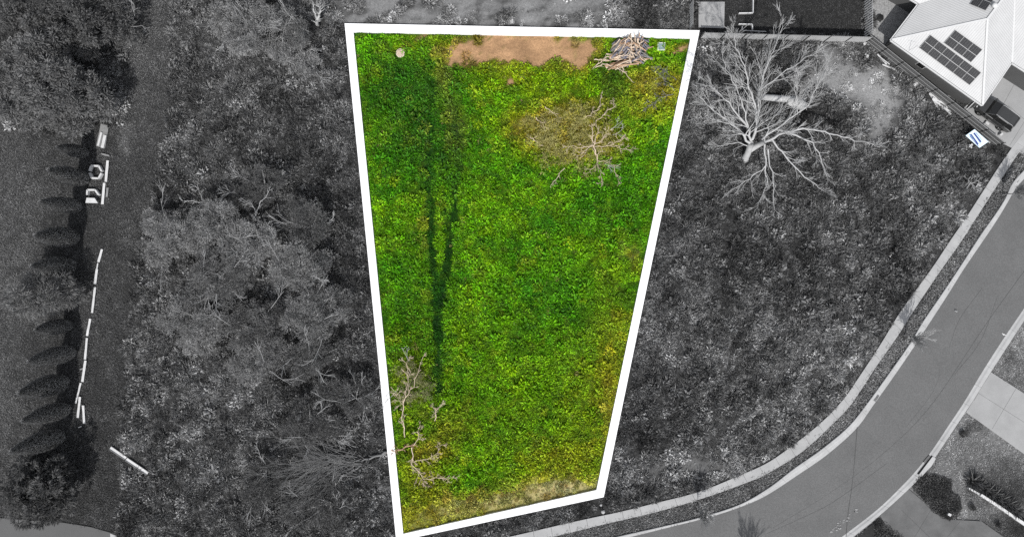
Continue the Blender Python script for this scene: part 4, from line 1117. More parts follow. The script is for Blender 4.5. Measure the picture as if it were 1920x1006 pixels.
M_pv = pv_mat()
def uv_quad(o, origin=None, u=None, v=None, unit=True):
    me = o.data; uvl = me.uv_layers.new(name='UVMap')
    for lp in me.loops:
        c = me.vertices[lp.vertex_index].co - origin
        uvl.data[lp.index].uv = (c.dot(u), c.dot(v))
def house():
    e = 2.75
    t = thing('house', 'pale ribbed metal roofed house with solar panels in the top right corner', 'house', W(1790, 60, 0))
    inv = t.location.copy()
    def put(o): o.location = -inv; return o
    Aw, Bw, Cw, Dw = W(1672, 75, e), W(1842, 196, e), W(1897, 116, e), W(1724, 7, e)
    Pw = W(1851, 36, 4.9); Rw = W(1903, -32, 4.9)
    Vw = W(1800, -17, 4.2); Gw = W(1650, -38, e)
    _n = (Pw - Aw).cross(Dw - Aw); _d = W(1800, -17, 0) - Vector((0, 0, H)); Vw = Vector((0, 0, H)) + _d * ((Aw - Vector((0, 0, H))).dot(_n) / _d.dot(_n)); Hw = W(1715, -70, 4.4)
    R2 = W(1903, -40, 4.3); Kw = W(1985, 172, e); Lw = W(1990, -40, 4.6)
    def face(pts, eave_a, eave_b):
        th = Vector((0, 0, -.06)); n = len(pts)
        mb = MB(); mb.add(list(pts) + [p + th for p in pts], [tuple(range(n)), tuple(reversed(range(n, 2 * n)))] + [(i, n + i, n + (i + 1) % n, (i + 1) % n) for i in range(n)])
        o = mb.build('roof', M_roof, t); flip_up(o)
        u = (eave_b - eave_a).normalized(); nrm = (pts[1] - pts[0]).cross(pts[2] - pts[0]).normalized(); v = nrm.cross(u)
        uv_quad(o, eave_a, u, v); put(o); return o
    face([Aw, Bw, Pw], Aw, Bw)
    f2 = face([Bw, Cw, R2, Rw, Pw], Bw, Cw)
    face([Aw, Pw, Rw, Vw, Dw], Aw, Dw)
    face([Dw, Vw, Hw, Gw], Gw, Dw)
    face([Cw, Kw, Lw, R2], Cw, Kw)
    # ridge caps
    for a, b in ((Aw, Pw), (Bw, Pw), (Pw, Rw), (Cw, R2)):
        mb = MB(); up = Vector((0, 0, .05)); mb.bar(a + up, b + up, .2, .05); put(mb.build('ridge_cap', M_gutter, t))
    # gutters and fascias
    for a, b in ((Aw, Bw), (Bw, Cw), (Dw, Aw), (Gw, Dw), (Cw, Kw)):
        d = (b - a).normalized(); o_ = Vector((d.y, -d.x, 0))
        g1 = MB().bar(a + o_ * .09 + Vector((0, 0, -.10)) - d * .05, b + o_ * .09 + Vector((0, 0, -.10)) + d * .05, .10, .12); put(g1.build('gutter', M_gutter, t))
        g2 = MB().bar(a + o_ * .01 + Vector((0, 0, -.17)), b + o_ * .01 + Vector((0, 0, -.17)), .05, .2); put(g2.build('fascia', M_fascia, t))
    # walls, set in from the eaves
    cen = Pw.xy
    def inset(p, q, r, s=.5):   # corner p between directions to q and r
        d = ((q - p).xy.normalized() + (r - p).xy.normalized()); return p.xy + d.normalized() * s * 1.35
    Ai = inset(Aw, Bw, Dw); Bi = inset(Bw, Aw, Cw)
    d1 = (Cw - Bw).xy.normalized(); Ci = Bi + d1 * ((Cw - Bw).length - .5)
    Di = Ai + (Dw - Aw).xy.normalized() * ((Dw - Aw).length)
    Gi = Gw.xy + (Dw - Gw).xy.normalized() * .4 + Vector((.4, .3)); Ki = Ci + (Kw - Cw).xy.normalized() * 4.5
    for a, b in ((Ai, Bi), (Bi, Ci), (Ai, Di), (Di, Gi), (Ci, Ki)):
        a3 = Vector((a.x, a.y, 1.28)); b3 = Vector((b.x, b.y, 1.28)); put(MB().bar(a3, b3, .2, 2.6).build('wall', M_wall, t))
    # windows in the side wall
    d = (Bi - Ai).normalized(); nrm = Vector((d.y, -d.x)) 
    for f in (.37,):
        c = Ai + d * (Bi - Ai).length * f + nrm * .11
        w = MB().bar(Vector((c.x, c.y, 1.5)) - Vector((d.x, d.y, 0)) * .45, Vector((c.x, c.y, 1.5)) + Vector((d.x, d.y, 0)) * .45, .05, .8).build('window', M_gutter, t); put(w)
        g_ = MB().bar(Vector((c.x, c.y, 1.5)) + Vector((nrm.x, nrm.y, 0)) * .03 - Vector((d.x, d.y, 0)) * .4, Vector((c.x, c.y, 1.5)) + Vector((nrm.x, nrm.y, 0)) * .03 + Vector((d.x, d.y, 0)) * .4, .02, .7).build('pane', M_glass, w)
    # garage door facing the drive
    d = (Bi - Ci).normalized(); nrm = Vector((-d.y, d.x)) * -1
    c = Bi.lerp(Ci, .5); nrm = Vector(((Ci - Bi).normalized().y, -(Ci - Bi).normalized().x))
    dr = Vector(((Ci - Bi).normalized().x, (Ci - Bi).normalized().y, 0))
    for k in range(4):
        z = .3 + k * .55; cc = Vector((c.x, c.y, z)) + Vector((nrm.x, nrm.y, 0)) * .12
        put(MB().bar(cc - dr * 1.3, cc + dr * 1.3, .04, .52).build('garage_door_board', M_plank_g, t))
    # solar panels, standing on the side roof
    e1 = (Bw - Aw).normalized(); nn = (Bw - Aw).cross(Pw - Aw).normalized()
    if nn.z < 0: nn = -nn
    e2 = nn.cross(e1).normalized()
    if (Pw - Aw).dot(e2) < 0: e2 = -e2
    def on_roof(px, py):
        o = Vector((0, 0, H)); d_ = W(px, py, 0) - o; k = (Aw - o).dot(nn) / d_.dot(nn); return o + d_ * k
    def panel(c, ex, ey, nz, w, h):
        fr = MB(); c = c + nz * .09
        def q(x, y, z): return c + ex * x + ey * y + nz * z
        vs = [q(sx * w / 2, sy * h / 2, z) for z in (0, .035) for sx, sy in ((-1, -1), (1, -1), (1, 1), (-1, 1))]
        fr.add(vs, [(3, 2, 1, 0), (4, 5, 6, 7), (0, 1, 5, 4), (1, 2, 6, 5), (2, 3, 7, 6), (3, 0, 4, 7)])
        f = put(fr.build('solar_panel', M_metal, t))
        for k in (-1, 1):
            cc = q(0, k * h * .25, .039); w2, h2 = w * .96, h * .462
            mb = MB(); mb.add([cc - ex * w2 / 2 - ey * h2 / 2, cc + ex * w2 / 2 - ey * h2 / 2, cc + ex * w2 / 2 + ey * h2 / 2, cc - ex * w2 / 2 + ey * h2 / 2], [(0, 1, 2, 3)])
            o = mb.build('cell_field', M_pv, f); uvl = o.data.uv_layers.new(name='UVMap')
            for lp, uvc in zip(o.data.loops, ((0, 0), (0, 1), (1, 1), (1, 0))): uvl.data[lp.index].uv = (uvc[1], uvc[0]) if False else (uvc[0], uvc[1])
    def array(p00, p10, p01, n, nn_=nn):
        a, b, c = on_roof(*p00), on_roof(*p10), on_roof(*p01)
        ex = (b - a); w = ex.length / n; ex = ex.normalized(); ey = (c - a); ey = (ey - ey.dot(ex) * ex); h = ey.length; ey.normalize()
        for i in range(n): panel(a + ex * w * (i + .5) + ey * h / 2, ex, ey, nn_, w - .025, h)
    array((1722.5, 90), (1817, 160), (1744, 66), 6)
    array((1769, 81), (1819.5, 117.5), (1791, 57), 3)
    # panels on the upper roof face
    n2 = (Pw - Aw).cross(Dw - Aw).normalized()
    if n2.z < 0: n2 = -n2
    def on2(px, py):
        o = Vector((0, 0, H)); d_ = W(px, py, 0) - o; k = (Aw - o).dot(n2) / d_.dot(n2); return o + d_ * k
    a, b, c = on2(1817.5, 9.5), on2(1847, 21.5), on2(1838, -20)
    ex = (b - a); w = ex.length / 2; ex.normalize(); ey = (c - a); ey -= ey.dot(ex) * ex; h = ey.length; ey.normalize()
    for i in range(2): panel(a + ex * w * (i + .5) + ey * h / 2, ex, ey, n2, w - .025, h)
    v = on2(1862, 12); put(MB().lathe(v, [(.12, -.05), (.14, .12), (.24, .16), (.26, .3), (.18, .4), (.02, .44)], 12).build('roof_vent', M_gutter, t, smooth=True))
    an = on_roof(1704, 95); mb = MB(); mb.tube([an, an + Vector((0, 0, 1.5))], [.015, .015], 5); mb.tube([an + Vector((-.4, .1, 1.4)), an + Vector((.4, -.1, 1.4))], [.01, .01], 4); put(mb.build('antenna', M_metal, t))
    # downpipe
house()

# side yard things
def pot(px, py, r, lb):
    t = thing('round_tub', lb, 'tub', W(px, py, 0) + Vector((0, 0, .045)))
    MB().lathe((0, 0, 0), [(r * .75, 0), (r, .45), (r * 1.06, .47), (r * .9, .47), (r * .86, .36), (.02, .35)], 16).build('tub', M_dark, t, smooth=False)
pot(1762, 149, .2, 'small dark round tub on the pale pad beside the house, upper one'); pot(1789, 168, .24, 'dark round tub on the pale pad beside the house, lower one')
t = thing('fire_pit', 'black round fire pit on the gravel behind the slat fence', 'cover', W(1648.5, 35, 0) + Vector((0, 0, .02)))
MB().lathe((0, 0, 0), [(.30, .0), (.34, .2), (.34, .24), (.30, .25), (.05, .27)], 24).build('bowl', M_dark, t)
for k in range(3):
    a = k * 2.1 + .6; MB().box((math.cos(a) * .36, math.sin(a) * .36, .1), (.12, .06, .2), a).build('foot', M_dark, t)
for k, (px, py) in enumerate([(1692.5, 31.5), (1684.5, 44), (1676, 55.5), (1667.5, 67.5), (1659.5, 78)]):
    nm = ['first, uppermost', 'second', 'third', 'fourth', 'fifth, lowest'][k]
    p = W(px, py, 0); o = MB().box((0, 0, .03), (.55, .55, .05), math.radians(56)).build('stepping_stone', M_conc_mid, None, bevel=.01)
    o.location = (p.x, p.y, .01); tag(o, f'square concrete stepping stone beside the house wall, {nm} of the row', 'stepping stone', 'stepping stones in the gravel')
o = polysheet('patio_slab', [(1663, -2), (1702, 29), (1722, 8), (1700, -10), (1690, -30), (1640, -40)], .05, M_conc_mid); tag(o, kind='structure')
# gate leaf by the car
t = thing('side_gate', 'pale low gate between the house corner and the diagonal fence', 'gate', W(1822, 196, 0))
for k in range(8):
    a = W(1812, 206, 0); b = W(1832, 186, 0); p = a.lerp(b, (k + .5) / 8) - t.location
    MB().box((p.x, p.y, .55), (.13, .03, 1.1), math.atan2((b - a).y, (b - a).x)).build('board', M_plank_g, t)
a_, b_ = W(1812, 206, 1.1) - t.location, W(1832, 186, 1.1) - t.location
a_.z = b_.z = 1.13; MB().bar(a_, b_, .07, .05).build('rail', M_plank, t)
a_.z = b_.z = .25; MB().bar(a_, b_, .06, .05).build('rail', M_plank, t)
# clutter in the side yard
def box_thing(name, lb, cat, px, py, size, rz, mat, z=0.0):
    p = W(px, py, 0); o = MB().box((0, 0, size[2] / 2), size, rz).build(name, mat, None, bevel=.015); o.location = (p.x, p.y, z); tag(o, lb, cat); return o
t = thing('wall_heater', 'white boxed unit standing beside the lower dark tub', 'unit', W(1797, 172, 0) + Vector((0, 0, .045)))
MB().box((0, 0, .35), (.75, .35, .7), -.6).build('casing', M_gutter, t, bevel=.02)
MB().lathe((.1, -.2, .2), [(.2, 0), (.22, .05), (.05, .06)], 12).build('fan_cover', M_dark, t)
for px, py, a, lb in ((1739, 140, .3, 'dark hose reel frame at the upper end of the side path'), (1806, 190, -.9, 'dark bent pipe lying near the pale gate')):
    p = W(px, py, 0); t = thing('garden_frame', lb, 'frame', p)
    d = Vector((math.cos(a), math.sin(a), 0)); MB().tube([-d * .9 + Vector((0, 0, .1)), Vector((0, 0, .5)), d * .9 + Vector((0, 0, .1))], [.05] * 3, 6).build('pipe', M_dark, t)
    e_ = Vector((-d.y, d.x, 0)); MB().tube([e_ * -.4 + Vector((0, 0, .06)), Vector((0, 0, .5)), e_ * .5 + Vector((0, 0, .06))], [.04] * 3, 6).build('strut', M_dark, t)
# yard frames (white goal-like edging)
def white_frame(lb, pts, hgt, th=.09):
    t = thing('white_edging', lb, 'edging', W(*pts[0], 0))
    for a, b in zip(pts[:-1], pts[1:]):
        A3, B3 = W(*a, 0) - t.location, W(*b, 0) - t.location; A3.z = B3.z = hgt / 2
        MB().bar(A3, B3, th, hgt).build('board', M_plank, t)
white_frame('white raised bed boards at the top of the dark back yard lawn', [(1384, 26.5), (1410.5, 26), (1411, -20)], .3)
white_frame('white boards forming a corner beside the pale steel fence in the yard', [(1384, 46.5), (1409, 47), (1410, 57)], .25)
white_frame('thin white board frame at the foot of the yard behind the steel fence', [(1391, 50), (1392, 58), (1436, 60)], .12, .06)

# ------------------------------------------------------------------ car
def car():
    fx = Vector((-.806, .592, 0)); ang = math.atan2(fx.y, fx.x)
    t = thing('parked_car', 'dark grey estate car parked on the pale driveway against the diagonal fence', 'car', (49.98, 15.96, .03), ang)
    M_body = surf('car_paint', A(60), .02, 2, .22, 40, .01, spec=.6); M_body.node_tree.nodes['Principled BSDF'].inputs['Coat Weight'].default_value = .6
    M_tyre = surf('tyre', A(30), .05, 4, .9); M_chr = surf('silver_trim', A(225), .02, 3, .25, metallic=.5); M_rim = surf('wheel_rim', A(150), .03, 3, .35, metallic=.6)
    M_light = surf('lamp_glass', A(225), .02, 3, .15, spec=.7); M_red = surf('rear_lamp', A(90), .02, 3, .2)
    # sections along x: (x, half width low, half width high, z low, z belt)
    sec = [(-2.22, .70, .64, .42, .72), (-2.15, .82, .78, .30, .88), (-1.7, .90, .84, .22, .97), (-.9, .92, .86, .20, .98), (0.0, .92, .86, .20, .97), (.8, .92, .85, .20, .95), (1.3, .91, .82, .22, .90), (1.8, .86, .74, .26, .82), (2.08, .76, .62, .32, .70), (2.2, .55, .45, .42, .58)]
    mb = MB(); k = 8
    for x, wl, wh, zl, zb in sec:
        prof = [(-wl * .85, zl), (-wl, zl + .12), (-wl, (zl + zb) / 2 + .05), (-wh, zb), (wh, zb), (wl, (zl + zb) / 2 + .05), (wl, zl + .12), (wl * .85, zl)]
        mb.v += [(x, y, z + (.035 if False else 0)) for y, z in prof]
    n = len(sec)
    for i in range(n - 1):
        for j in range(k):
            j2 = (j + 1) % k; mb.f.append((i * k + j, (i + 1) * k + j, (i + 1) * k + j2, i * k + j2))
    mb.f.append(tuple(range(k))); mb.f.append(tuple((n - 1) * k + j for j in reversed(range(k))))
    b = mb.build('body', M_body, t, smooth=False); flip_up(b)
    bv = b.modifiers.new('bevel', 'BEVEL'); bv.width = .05; bv.segments = 3; bv.limit_method = 'ANGLE'; bv.angle_limit = R_(20)
    # cabin
    top = [(-1.72, .62), (-1.2, .66), (0.0, .67), (.35, .63)]; low = [(-2.12, .76), (-1.2, .84), (0, .85), (1.12, .80)]
    zr = 1.52
    def cab(x0, x1, z0, z1, ws, mat, name, parent=t):
        pass
    # glasshouse (glass), then roof skin and pillars proud of it
    m = MB(); vs = []
    for (xl, wl), (xt, wt) in zip(low, top):
        vs += [(xl, -wl, .93), (xt, -wt, 1.47), (xt, wt, 1.47), (xl, wl, .93)]
    f = []
    for i in range(3):
        for j in range(3): f.append((i * 4 + j, i * 4 + j + 1, (i + 1) * 4 + j + 1, (i + 1) * 4 + j))
    f += [(0, 3, 2, 1), (12, 13, 14, 15)]
    m.add(vs, f); gl = m.build('windows', M_glass, t); flip_up(gl)
    m = MB(); vs = [(-1.84, -.50, 1.42), (-1.84, .50, 1.42), (-1.2, .67, 1.49), (-1.2, -.67, 1.49), (0, .68, 1.5), (0, -.68, 1.5), (.38, .62, 1.46), (.38, -.62, 1.46)]
    up = [(x, y * .93, z + .05) for x, y, z in vs]
    m.add(vs + up, [(8, 11, 10, 9), (11, 13, 12, 10), (13, 15, 14, 12), (0, 1, 9, 8), (1, 2, 10, 9), (2, 4, 12, 10), (4, 6, 14, 12), (6, 7, 15, 14), (7, 5, 13, 15), (5, 3, 11, 13), (3, 0, 8, 11)])
    r = m.build('roof', M_body, t); flip_up(r); bv = r.modifiers.new('bevel', 'BEVEL'); bv.width = .14; bv.segments = 3; bv.limit_method = 'ANGLE'; bv.angle_limit = R_(30)
    for s_ in (-1, 1):
        for (x0, y0), (x1, y1) in (((1.1, .81), (.36, .63)), ((.05, .855), (.0, .68)), ((-1.15, .85), (-1.15, .67)), ((-2.1, .77), (-1.78, .63))):
            MB().bar((x0, s_ * y0, .94), (x1, s_ * y1, 1.48), .07, .05).build('pillar', M_body, t)
        MB().tube([(-1.7, s_ * .60, 1.53), (-1.5, s_ * .60, 1.58), (.1, s_ * .61, 1.58), (.3, s_ * .58, 1.53)], [.022] * 4, 6).build('roof_rail', M_chr, t)
        MB().bar((-2.0, s_ * .835, .955), (1.05, s_ * .845, .955), .03, .03).build('window_trim', M_chr, t)
        mi = MB().box((.95, s_ * 1.0, 1.0), (.16, .2, .14)).build('mirror', M_body, t, bevel=.03)
        MB().box((2.02, s_ * .56, .66), (.16, .26, .12), s_ * -.5).build('headlight', M_light, t, bevel=.03)
        MB().box((-2.17, s_ * .68, .78), (.08, .18, .2)).build('tail_light', M_red, t, bevel=.02)
        for x in (1.33, -1.30):
            w = MB()
            prof = [(.20, -.11), (.30, -.11), (.335, -.07), (.335, .07), (.30, .11), (.20, .11)]
            n_ = 20
            for rr, yy in prof:
                for q in range(n_):
                    a = 2 * math.pi * q / n_; w.v.append((x + rr * math.cos(a), s_ * .84 + yy, .335 + rr * math.sin(a)))
            for i in range(len(prof) - 1):
                for q in range(n_): w.f.append((i * n_ + q, i * n_ + (q + 1) % n_, (i + 1) * n_ + (q + 1) % n_, (i + 1) * n_ + q))
            wh = w.build('wheel', M_tyre, t); flip_up(wh)
            rm = MB()
            for q in range(5):
                a = q * 2 * math.pi / 5; rm.bar((x, s_ * .93, .335), (x + .2 * math.cos(a), s_ * .93, .335 + .2 * math.sin(a)), .05, .04)
            rm.tube([(x, s_ * .80, .335), (x, s_ * .91, .335)], [.205, .205], 16)
            rm.build('rim', M_rim, wh)
    MB().box((2.12, 0, .55), (.14, .7, .16)).build('grille', M_dark, t, bevel=.02)
    MB().box((2.2, 0, .36), (.06, .5, .1)).build('number_plate', M_light, t)
    MB().box((-2.24, 0, .62), (.03, .5, .12)).build('number_plate', M_light, t)
    MB().bar((1.12, -.1, .95), (.75, .45, 1.2), .02, .02).build('wiper', M_dark, t)
    MB().box((-1.83, 0, 1.50), (.14, 1.1, .03)).build('spoiler', M_body, t, bevel=.01)
car()

# ------------------------------------------------------------------ sign board
def sign():
    M_sb = surf('sign_face', rgb(206, 224, 236), .02, 2, .5); M_navy = surf('sign_navy', rgb(38, 56, 120), .05, 4, .5); M_blue = surf('sign_blue', rgb(110, 140, 186), .05, 4, .5)
    z0 = .5
    c = [W(1810.5, 254, z0), W(1836.5, 277, z0), W(1848.5, 261.5, z0 + .7), W(1822.7, 238, z0 + .7)]   # low left, low right, high right, high left
    t = thing('sign_board', 'white real estate board with blue strokes propped up beside the diagonal fence', 'sign', W(1829, 258, 0))
    inv = t.location.copy()
    ex = (c[1] - c[0]); Lx = ex.length; ex.normalize(); ey = (c[3] - c[0]); ey -= ey.dot(ex) * ex; Ly = ey.length; ey.normalize(); nz = ex.cross(ey)
    if nz.z < 0: nz = -nz
    def slab(x0, y0, x1, y1, w, z, mat, name, parent, th=.004):
        a = c[0] + ex * Lx * x0 + ey * Ly * y0; b = c[0] + ex * Lx * x1 + ey * Ly * y1; d = (b - a).normalized(); s_ = nz.cross(d) * w / 2
        q = [a - s_ + nz * z, b - s_ + nz * z, b + s_ + nz * z, a + s_ + nz * z]
        m = MB(); m.add(q + [p + nz * th for p in q], [(3, 2, 1, 0), (4, 5, 6, 7), (0, 1, 5, 4), (1, 2, 6, 5), (2, 3, 7, 6), (3, 0, 4, 7)])
        o = m.build(name, mat, parent); flip_up(o)
        if parent is t: o.location = -inv
        return o
    bd = slab(0, .5, 1, .5, Ly, 0, M_sb, 'board', t, .03)
    for x0, y0, x1, y1, w, m_ in ((.16, .84, .44, .80, .05, M_blue), (.14, .70, .78, .50, .15, M_navy), (.20, .87, .70, .70, .05, M_blue), (.06, .34, .40, .26, .12, M_blue), (.10, .42, .80, .16, .14, M_navy), (.16, .22, .90, .06, .05, M_navy), (.30, .60, .86, .36, .035, M_blue)):
        slab(x0, y0, x1, y1, w, .031, m_, 'lettering', bd)
    for fx_ in (.12, .88):
        a = c[0] + ex * Lx * fx_ + ey * Ly * .9; MB().bar(a - inv, Vector((a.x, a.y, -.1)) - inv, .07, .07).build('leg', M_plank_g, t)
        a = c[0] + ex * Lx * fx_ + ey * Ly * .08; MB().bar(a - inv, Vector((a.x, a.y, -.1)) - inv, .07, .07).build('leg', M_plank_g, t)
sign()
# ------------------------------------------------------------------ timber and litter
def plank_bar(parent, p, q, w, th, z, mat, name='plank'):
    a, b = W(*p, 0), W(*q, 0); a.z = b.z = z
    if parent is not None: a -= parent.location; b -= parent.location
    return MB().bar(a, b, w, th).build(name, mat, parent)
def plank_thing(lb, p, q, w=.22, mat=None, name='plank', group=None):
    a, b = W(*p, 0), W(*q, 0); mid = (a + b) / 2; d = (b - a)
    # ribbed board with a nailed cleat end: two strips, slightly uneven
    t = MB(); L = d.length; n = max(2, int(L / .5)); vs = []; ang = math.atan2(d.y, d.x)
    for i in range(n + 1):
        x = -L / 2 + L * i / n; jw = w / 2 * (1 + random.uniform(-.12, .12)); zz = .10 + random.uniform(-.015, .015)
        vs += [(x, -jw, zz - .05), (x, jw, zz - .05), (x, jw, zz), (x, -jw, zz)]
    f = [(0, 1, 2, 3), tuple(n * 4 + k for k in (3, 2, 1, 0))]
    for i in range(n):
        for k in range(4): f.append((i * 4 + k, (i + 1) * 4 + k, (i + 1) * 4 + (k + 1) % 4, i * 4 + (k + 1) % 4))
    t.add(vs, f); o = t.build(name, mat or M_plank, None); flip_up(o)
    o.location = (mid.x, mid.y, .02); o.rotation_euler = (0, 0, ang)
    tag(o, lb, 'plank', group); return o
GP = 'white boards laid end to end beside the conifers'
L_ = [((203, 301), (199.5, 341), .26, 'white board right of the hexagonal planter, upper of two'), ((196.5, 343), (193, 383), .26, 'white board right of the half planters, lower of two'),
 ((192.5, 467), (185.5, 491), .24, 'topmost board of the long broken line of white boards'), ((184.5, 493), (182, 508), .12, 'narrow second board of the long white line'),
 ((183, 504), (179, 532), .25, 'third board of the long white line, just below the narrow one'), ((179.3, 538), (174, 586), .22, 'fourth and longest board of the long white line'),
 ((170.3, 597), (164.3, 629), .24, 'fifth board of the long white line, starting after the gap'), ((164, 633), (160.5, 673), .22, 'sixth board of the long white line, above the crossing stick'),
 ((161.5, 675), (155.5, 715), .24, 'seventh board of the long white line, under the crossing stick'), ((152.5, 717), (143, 755), .18, 'leaning board on the left of the three at the lower end'),
 ((151, 743), (147, 782), .24, 'middle board of the three at the lower end'), ((157, 759), (159, 793), .24, 'lowest board on the right of the three at the lower end')]
for p, q, w, lb in L_: plank_thing(lb, p, q, w, group=GP)
plank_thing('short grey stick lying across the long white line of boards', (151, 692), (162, 688.5), .13, M_plank_g)
plank_thing('tiny white stick below the end of the long white line', (148, 800.5), (154, 798), .07)
plank_thing('grey board leaning beside the lower white board by the half planters', (203, 352), (201, 369), .2, M_plank_g)
plank_thing('pair of thin pale boards between the timber stack and the hexagonal planter', (191, 288.5), (206, 292.5), .16, M_plank_g)
t = thing('timber_stack', 'stack of long pale boards above the hexagonal planter', 'timber stack', W(193, 255, 0))
for p, q, w, z, m_ in (((193, 233), (184, 275), .26, .12, M_plank_g), ((197, 233.5), (188, 276), .24, .14, M_plank_g), ((201, 234.5), (193, 277), .26, .12, M_plank_g), ((203.5, 239), (197, 278), .14, .1, M_plank_g), ((193, 249), (186.5, 274), .2, .24, M_plank), ((199.5, 254), (194, 278), .3, .22, M_plank)):
    plank_bar(t, p, q, w, .08, z, m_)
def hexring(lb, pts, hgt=.45, w=.17, name='hexagonal_planter'):
    c = np.mean(pts, 0); t = thing(name, lb, 'planter', W(*c, 0))
    for a, b in zip(pts[:-1], pts[1:]):
        plank_bar(t, a, b, w, hgt, hgt / 2, M_plank, 'side_board')
    return t
hexring('white hexagonal open planter beside the conifers', [(171.5, 321.5), (174.8, 311.5), (189, 312), (194.5, 322)], .4)
hexring('lower half of the split white hexagonal planter ring', [(171.5, 325), (176, 334.5), (188.7, 335), (194, 325.5)], .4, name='half_planter')
hexring('white half hexagon planter above the solid trapezoid one', [(167, 366), (168, 356.5), (182, 356.5), (189, 366)], .4, name='half_planter')
t = thing('trapezoid_table', 'white solid trapezoid tabletop below the half hexagon planter', 'table', W(178, 376, 0))
P = [p - t.location.xy for p in pts_xy([(167.5, 371.5), (182.5, 372), (188.5, 381.5), (165.5, 381)])]
MB().prism([tuple(p) for p in P], .42, .47).build('tabletop', M_plank, t)
for p in P: MB().box((p.x * .8, p.y * .8, .21), (.08, .08, .42)).build('leg', M_plank_g, t)
for k, (p, q, lb) in enumerate((((208, 838), (237, 857.5), 'upper left half of the bent pale metal channel lying on the mown strip'), ((238, 859), (278, 886), 'lower right half of the bent pale metal channel lying on the mown strip'))):
    a, b = W(*p, 0), W(*q, 0); t = thing('metal_channel', lb, 'channel', (a + b) / 2, math.atan2((b - a).y, (b - a).x), 'metal channels on the mown strip')
    L = (b - a).length
    MB().box((0, 0, .08), (L, .34, .03)).build('base', M_plank, t)
    for s_ in (-1, 1): MB().box((0, s_ * .185, .12), (L, .025, .13)).build('side', M_metal, t)
# pile of cut wood
def woodpile():
    t = thing('wood_pile', 'heap of cut branches and logs inside the upper right of the block', 'wood pile', W(1178, 100, 0))
    inv = t.location.copy()
    def log(p, q, r0, r1, mat, name='log'):
        p = Vector(p) - inv; q = Vector(q) - inv; m = p.lerp(q, .5) + Vector((random.gauss(0, .05), random.gauss(0, .05), random.gauss(0, .03)))
        o = MB().tube([p, m, q], [r0, (r0 + r1) / 2, r1], 7).build(name, mat, t, smooth=False); return o
    mats = [M_twig_brown, M_log_brown, M_log_grey, M_twig_brown, M_bark_mid]
    for i in range(70):      # the neat slanting rows on the left
        px = random.uniform(1150, 1178); py = random.uniform(78, 106); z = random.uniform(.15, .9); L = random.uniform(.6, 1.1)
        a = R_(50 + random.gauss(0, 8)); c = W(px, py, z); d = Vector((math.cos(a), math.sin(a), random.uniform(-.1, .2))) * L / 2
        log(c - d, c + d, random.uniform(.06, .12), random.uniform(.05, .1), random.choice(mats + [M_log_grey] * 2))
    for i in range(70):
        px = random.uniform(1176, 1210); py = random.uniform(74, 116); z = random.uniform(.15, 1.0); L = random.uniform(.9, 2.0)
        a = random.uniform(0, math.pi); c = W(px, py, z); d = Vector((math.cos(a), math.sin(a), random.uniform(-.2, .25))) * L / 2
        log(c - d, c + d, random.uniform(.04, .09), random.uniform(.03, .06), random.choice(mats))
    for i in range(26):
        px = random.uniform(1150, 1178); py = 104 + random.uniform(-6, 22); z = random.uniform(.2, .9); L = random.uniform(1.2, 2.6)
        a = R_(random.gauss(14, 10)); c = W(px, py, z); d = Vector((math.cos(a), math.sin(a), random.uniform(-.08, .08))) * L / 2
        log(c - d, c + d, random.uniform(.05, .12), random.uniform(.03, .08), random.choice([M_twig_brown, M_twig_brown, M_log_brown]))
    for nodes, r in (([(1109, 131, .15), (1124, 118, .5), (1138, 105, .8), (1150, 112, .9)], .05), ([(1114, 112, .4), (1130, 113, .6), (1150, 112, .8)], .06), ([(1115, 127, .3), (1125, 123, .5), (1143, 121, .7), (1165, 130, .7), (1173, 138, .5), (1185, 153, .2)], .055), ([(1178, 70, .9), (1170, 85, 1.0), (1162, 98, .9)], .07), ([(1196, 73, 1.0), (1199, 90, 1.05), (1198, 111, .9)], .07), ([(1166, 140, .3), (1169, 128, .6), (1168, 124, .6)], .06), ([(1150, 108, 1.0), (1170, 104, 1.05), (1182, 96, 1.0)], .07), ([(1176, 92, 1.05), (1190, 102, 1.0), (1197, 108, .8)], .05)):
        o = build_segs('long_branch', limb(nodes, r, .025, depth=0, L=.5), M_twig_brown, t); o.location = -inv
woodpile()
# timber scraps by the diagonal fence
def scraps(name, lb, cat, px, py, n, ang, sx, sy, L0, L1, mat, w=.12):
    t = thing(name, lb, cat, W(px, py, 0))
    for i in range(n):
        q = Vector((random.gauss(0, sx), random.gauss(0, sy), 0)); q = Matrix.Rotation(ang, 3, 'Z') @ q; z = .08 + random.random() * .25
        a = ang + random.gauss(0, .22); L = random.uniform(L0, L1); d = Vector((math.cos(a), math.sin(a), 0)) * L / 2
        MB().bar(q - d + Vector((0, 0, z)), q + d + Vector((0, 0, z + random.uniform(-.05, .08))), w * random.uniform(.6, 1.5), .05).build('offcut', random.choice(mat), t)
    return t
scraps('timber_scraps', 'heap of long pale timber offcuts against the diagonal fence', 'timber scraps', 1755, 185, 20, R_(-38), .9, .32, 1.0, 2.3, [M_plank, M_plank_g, M_plank, M_bark])
scraps('timber_scraps', 'thin boards lying under the upper part of the diagonal fence', 'timber scraps', 1657, 120, 6, R_(-38), .7, .12, .8, 1.6, [M_plank, M_plank_g], .09)
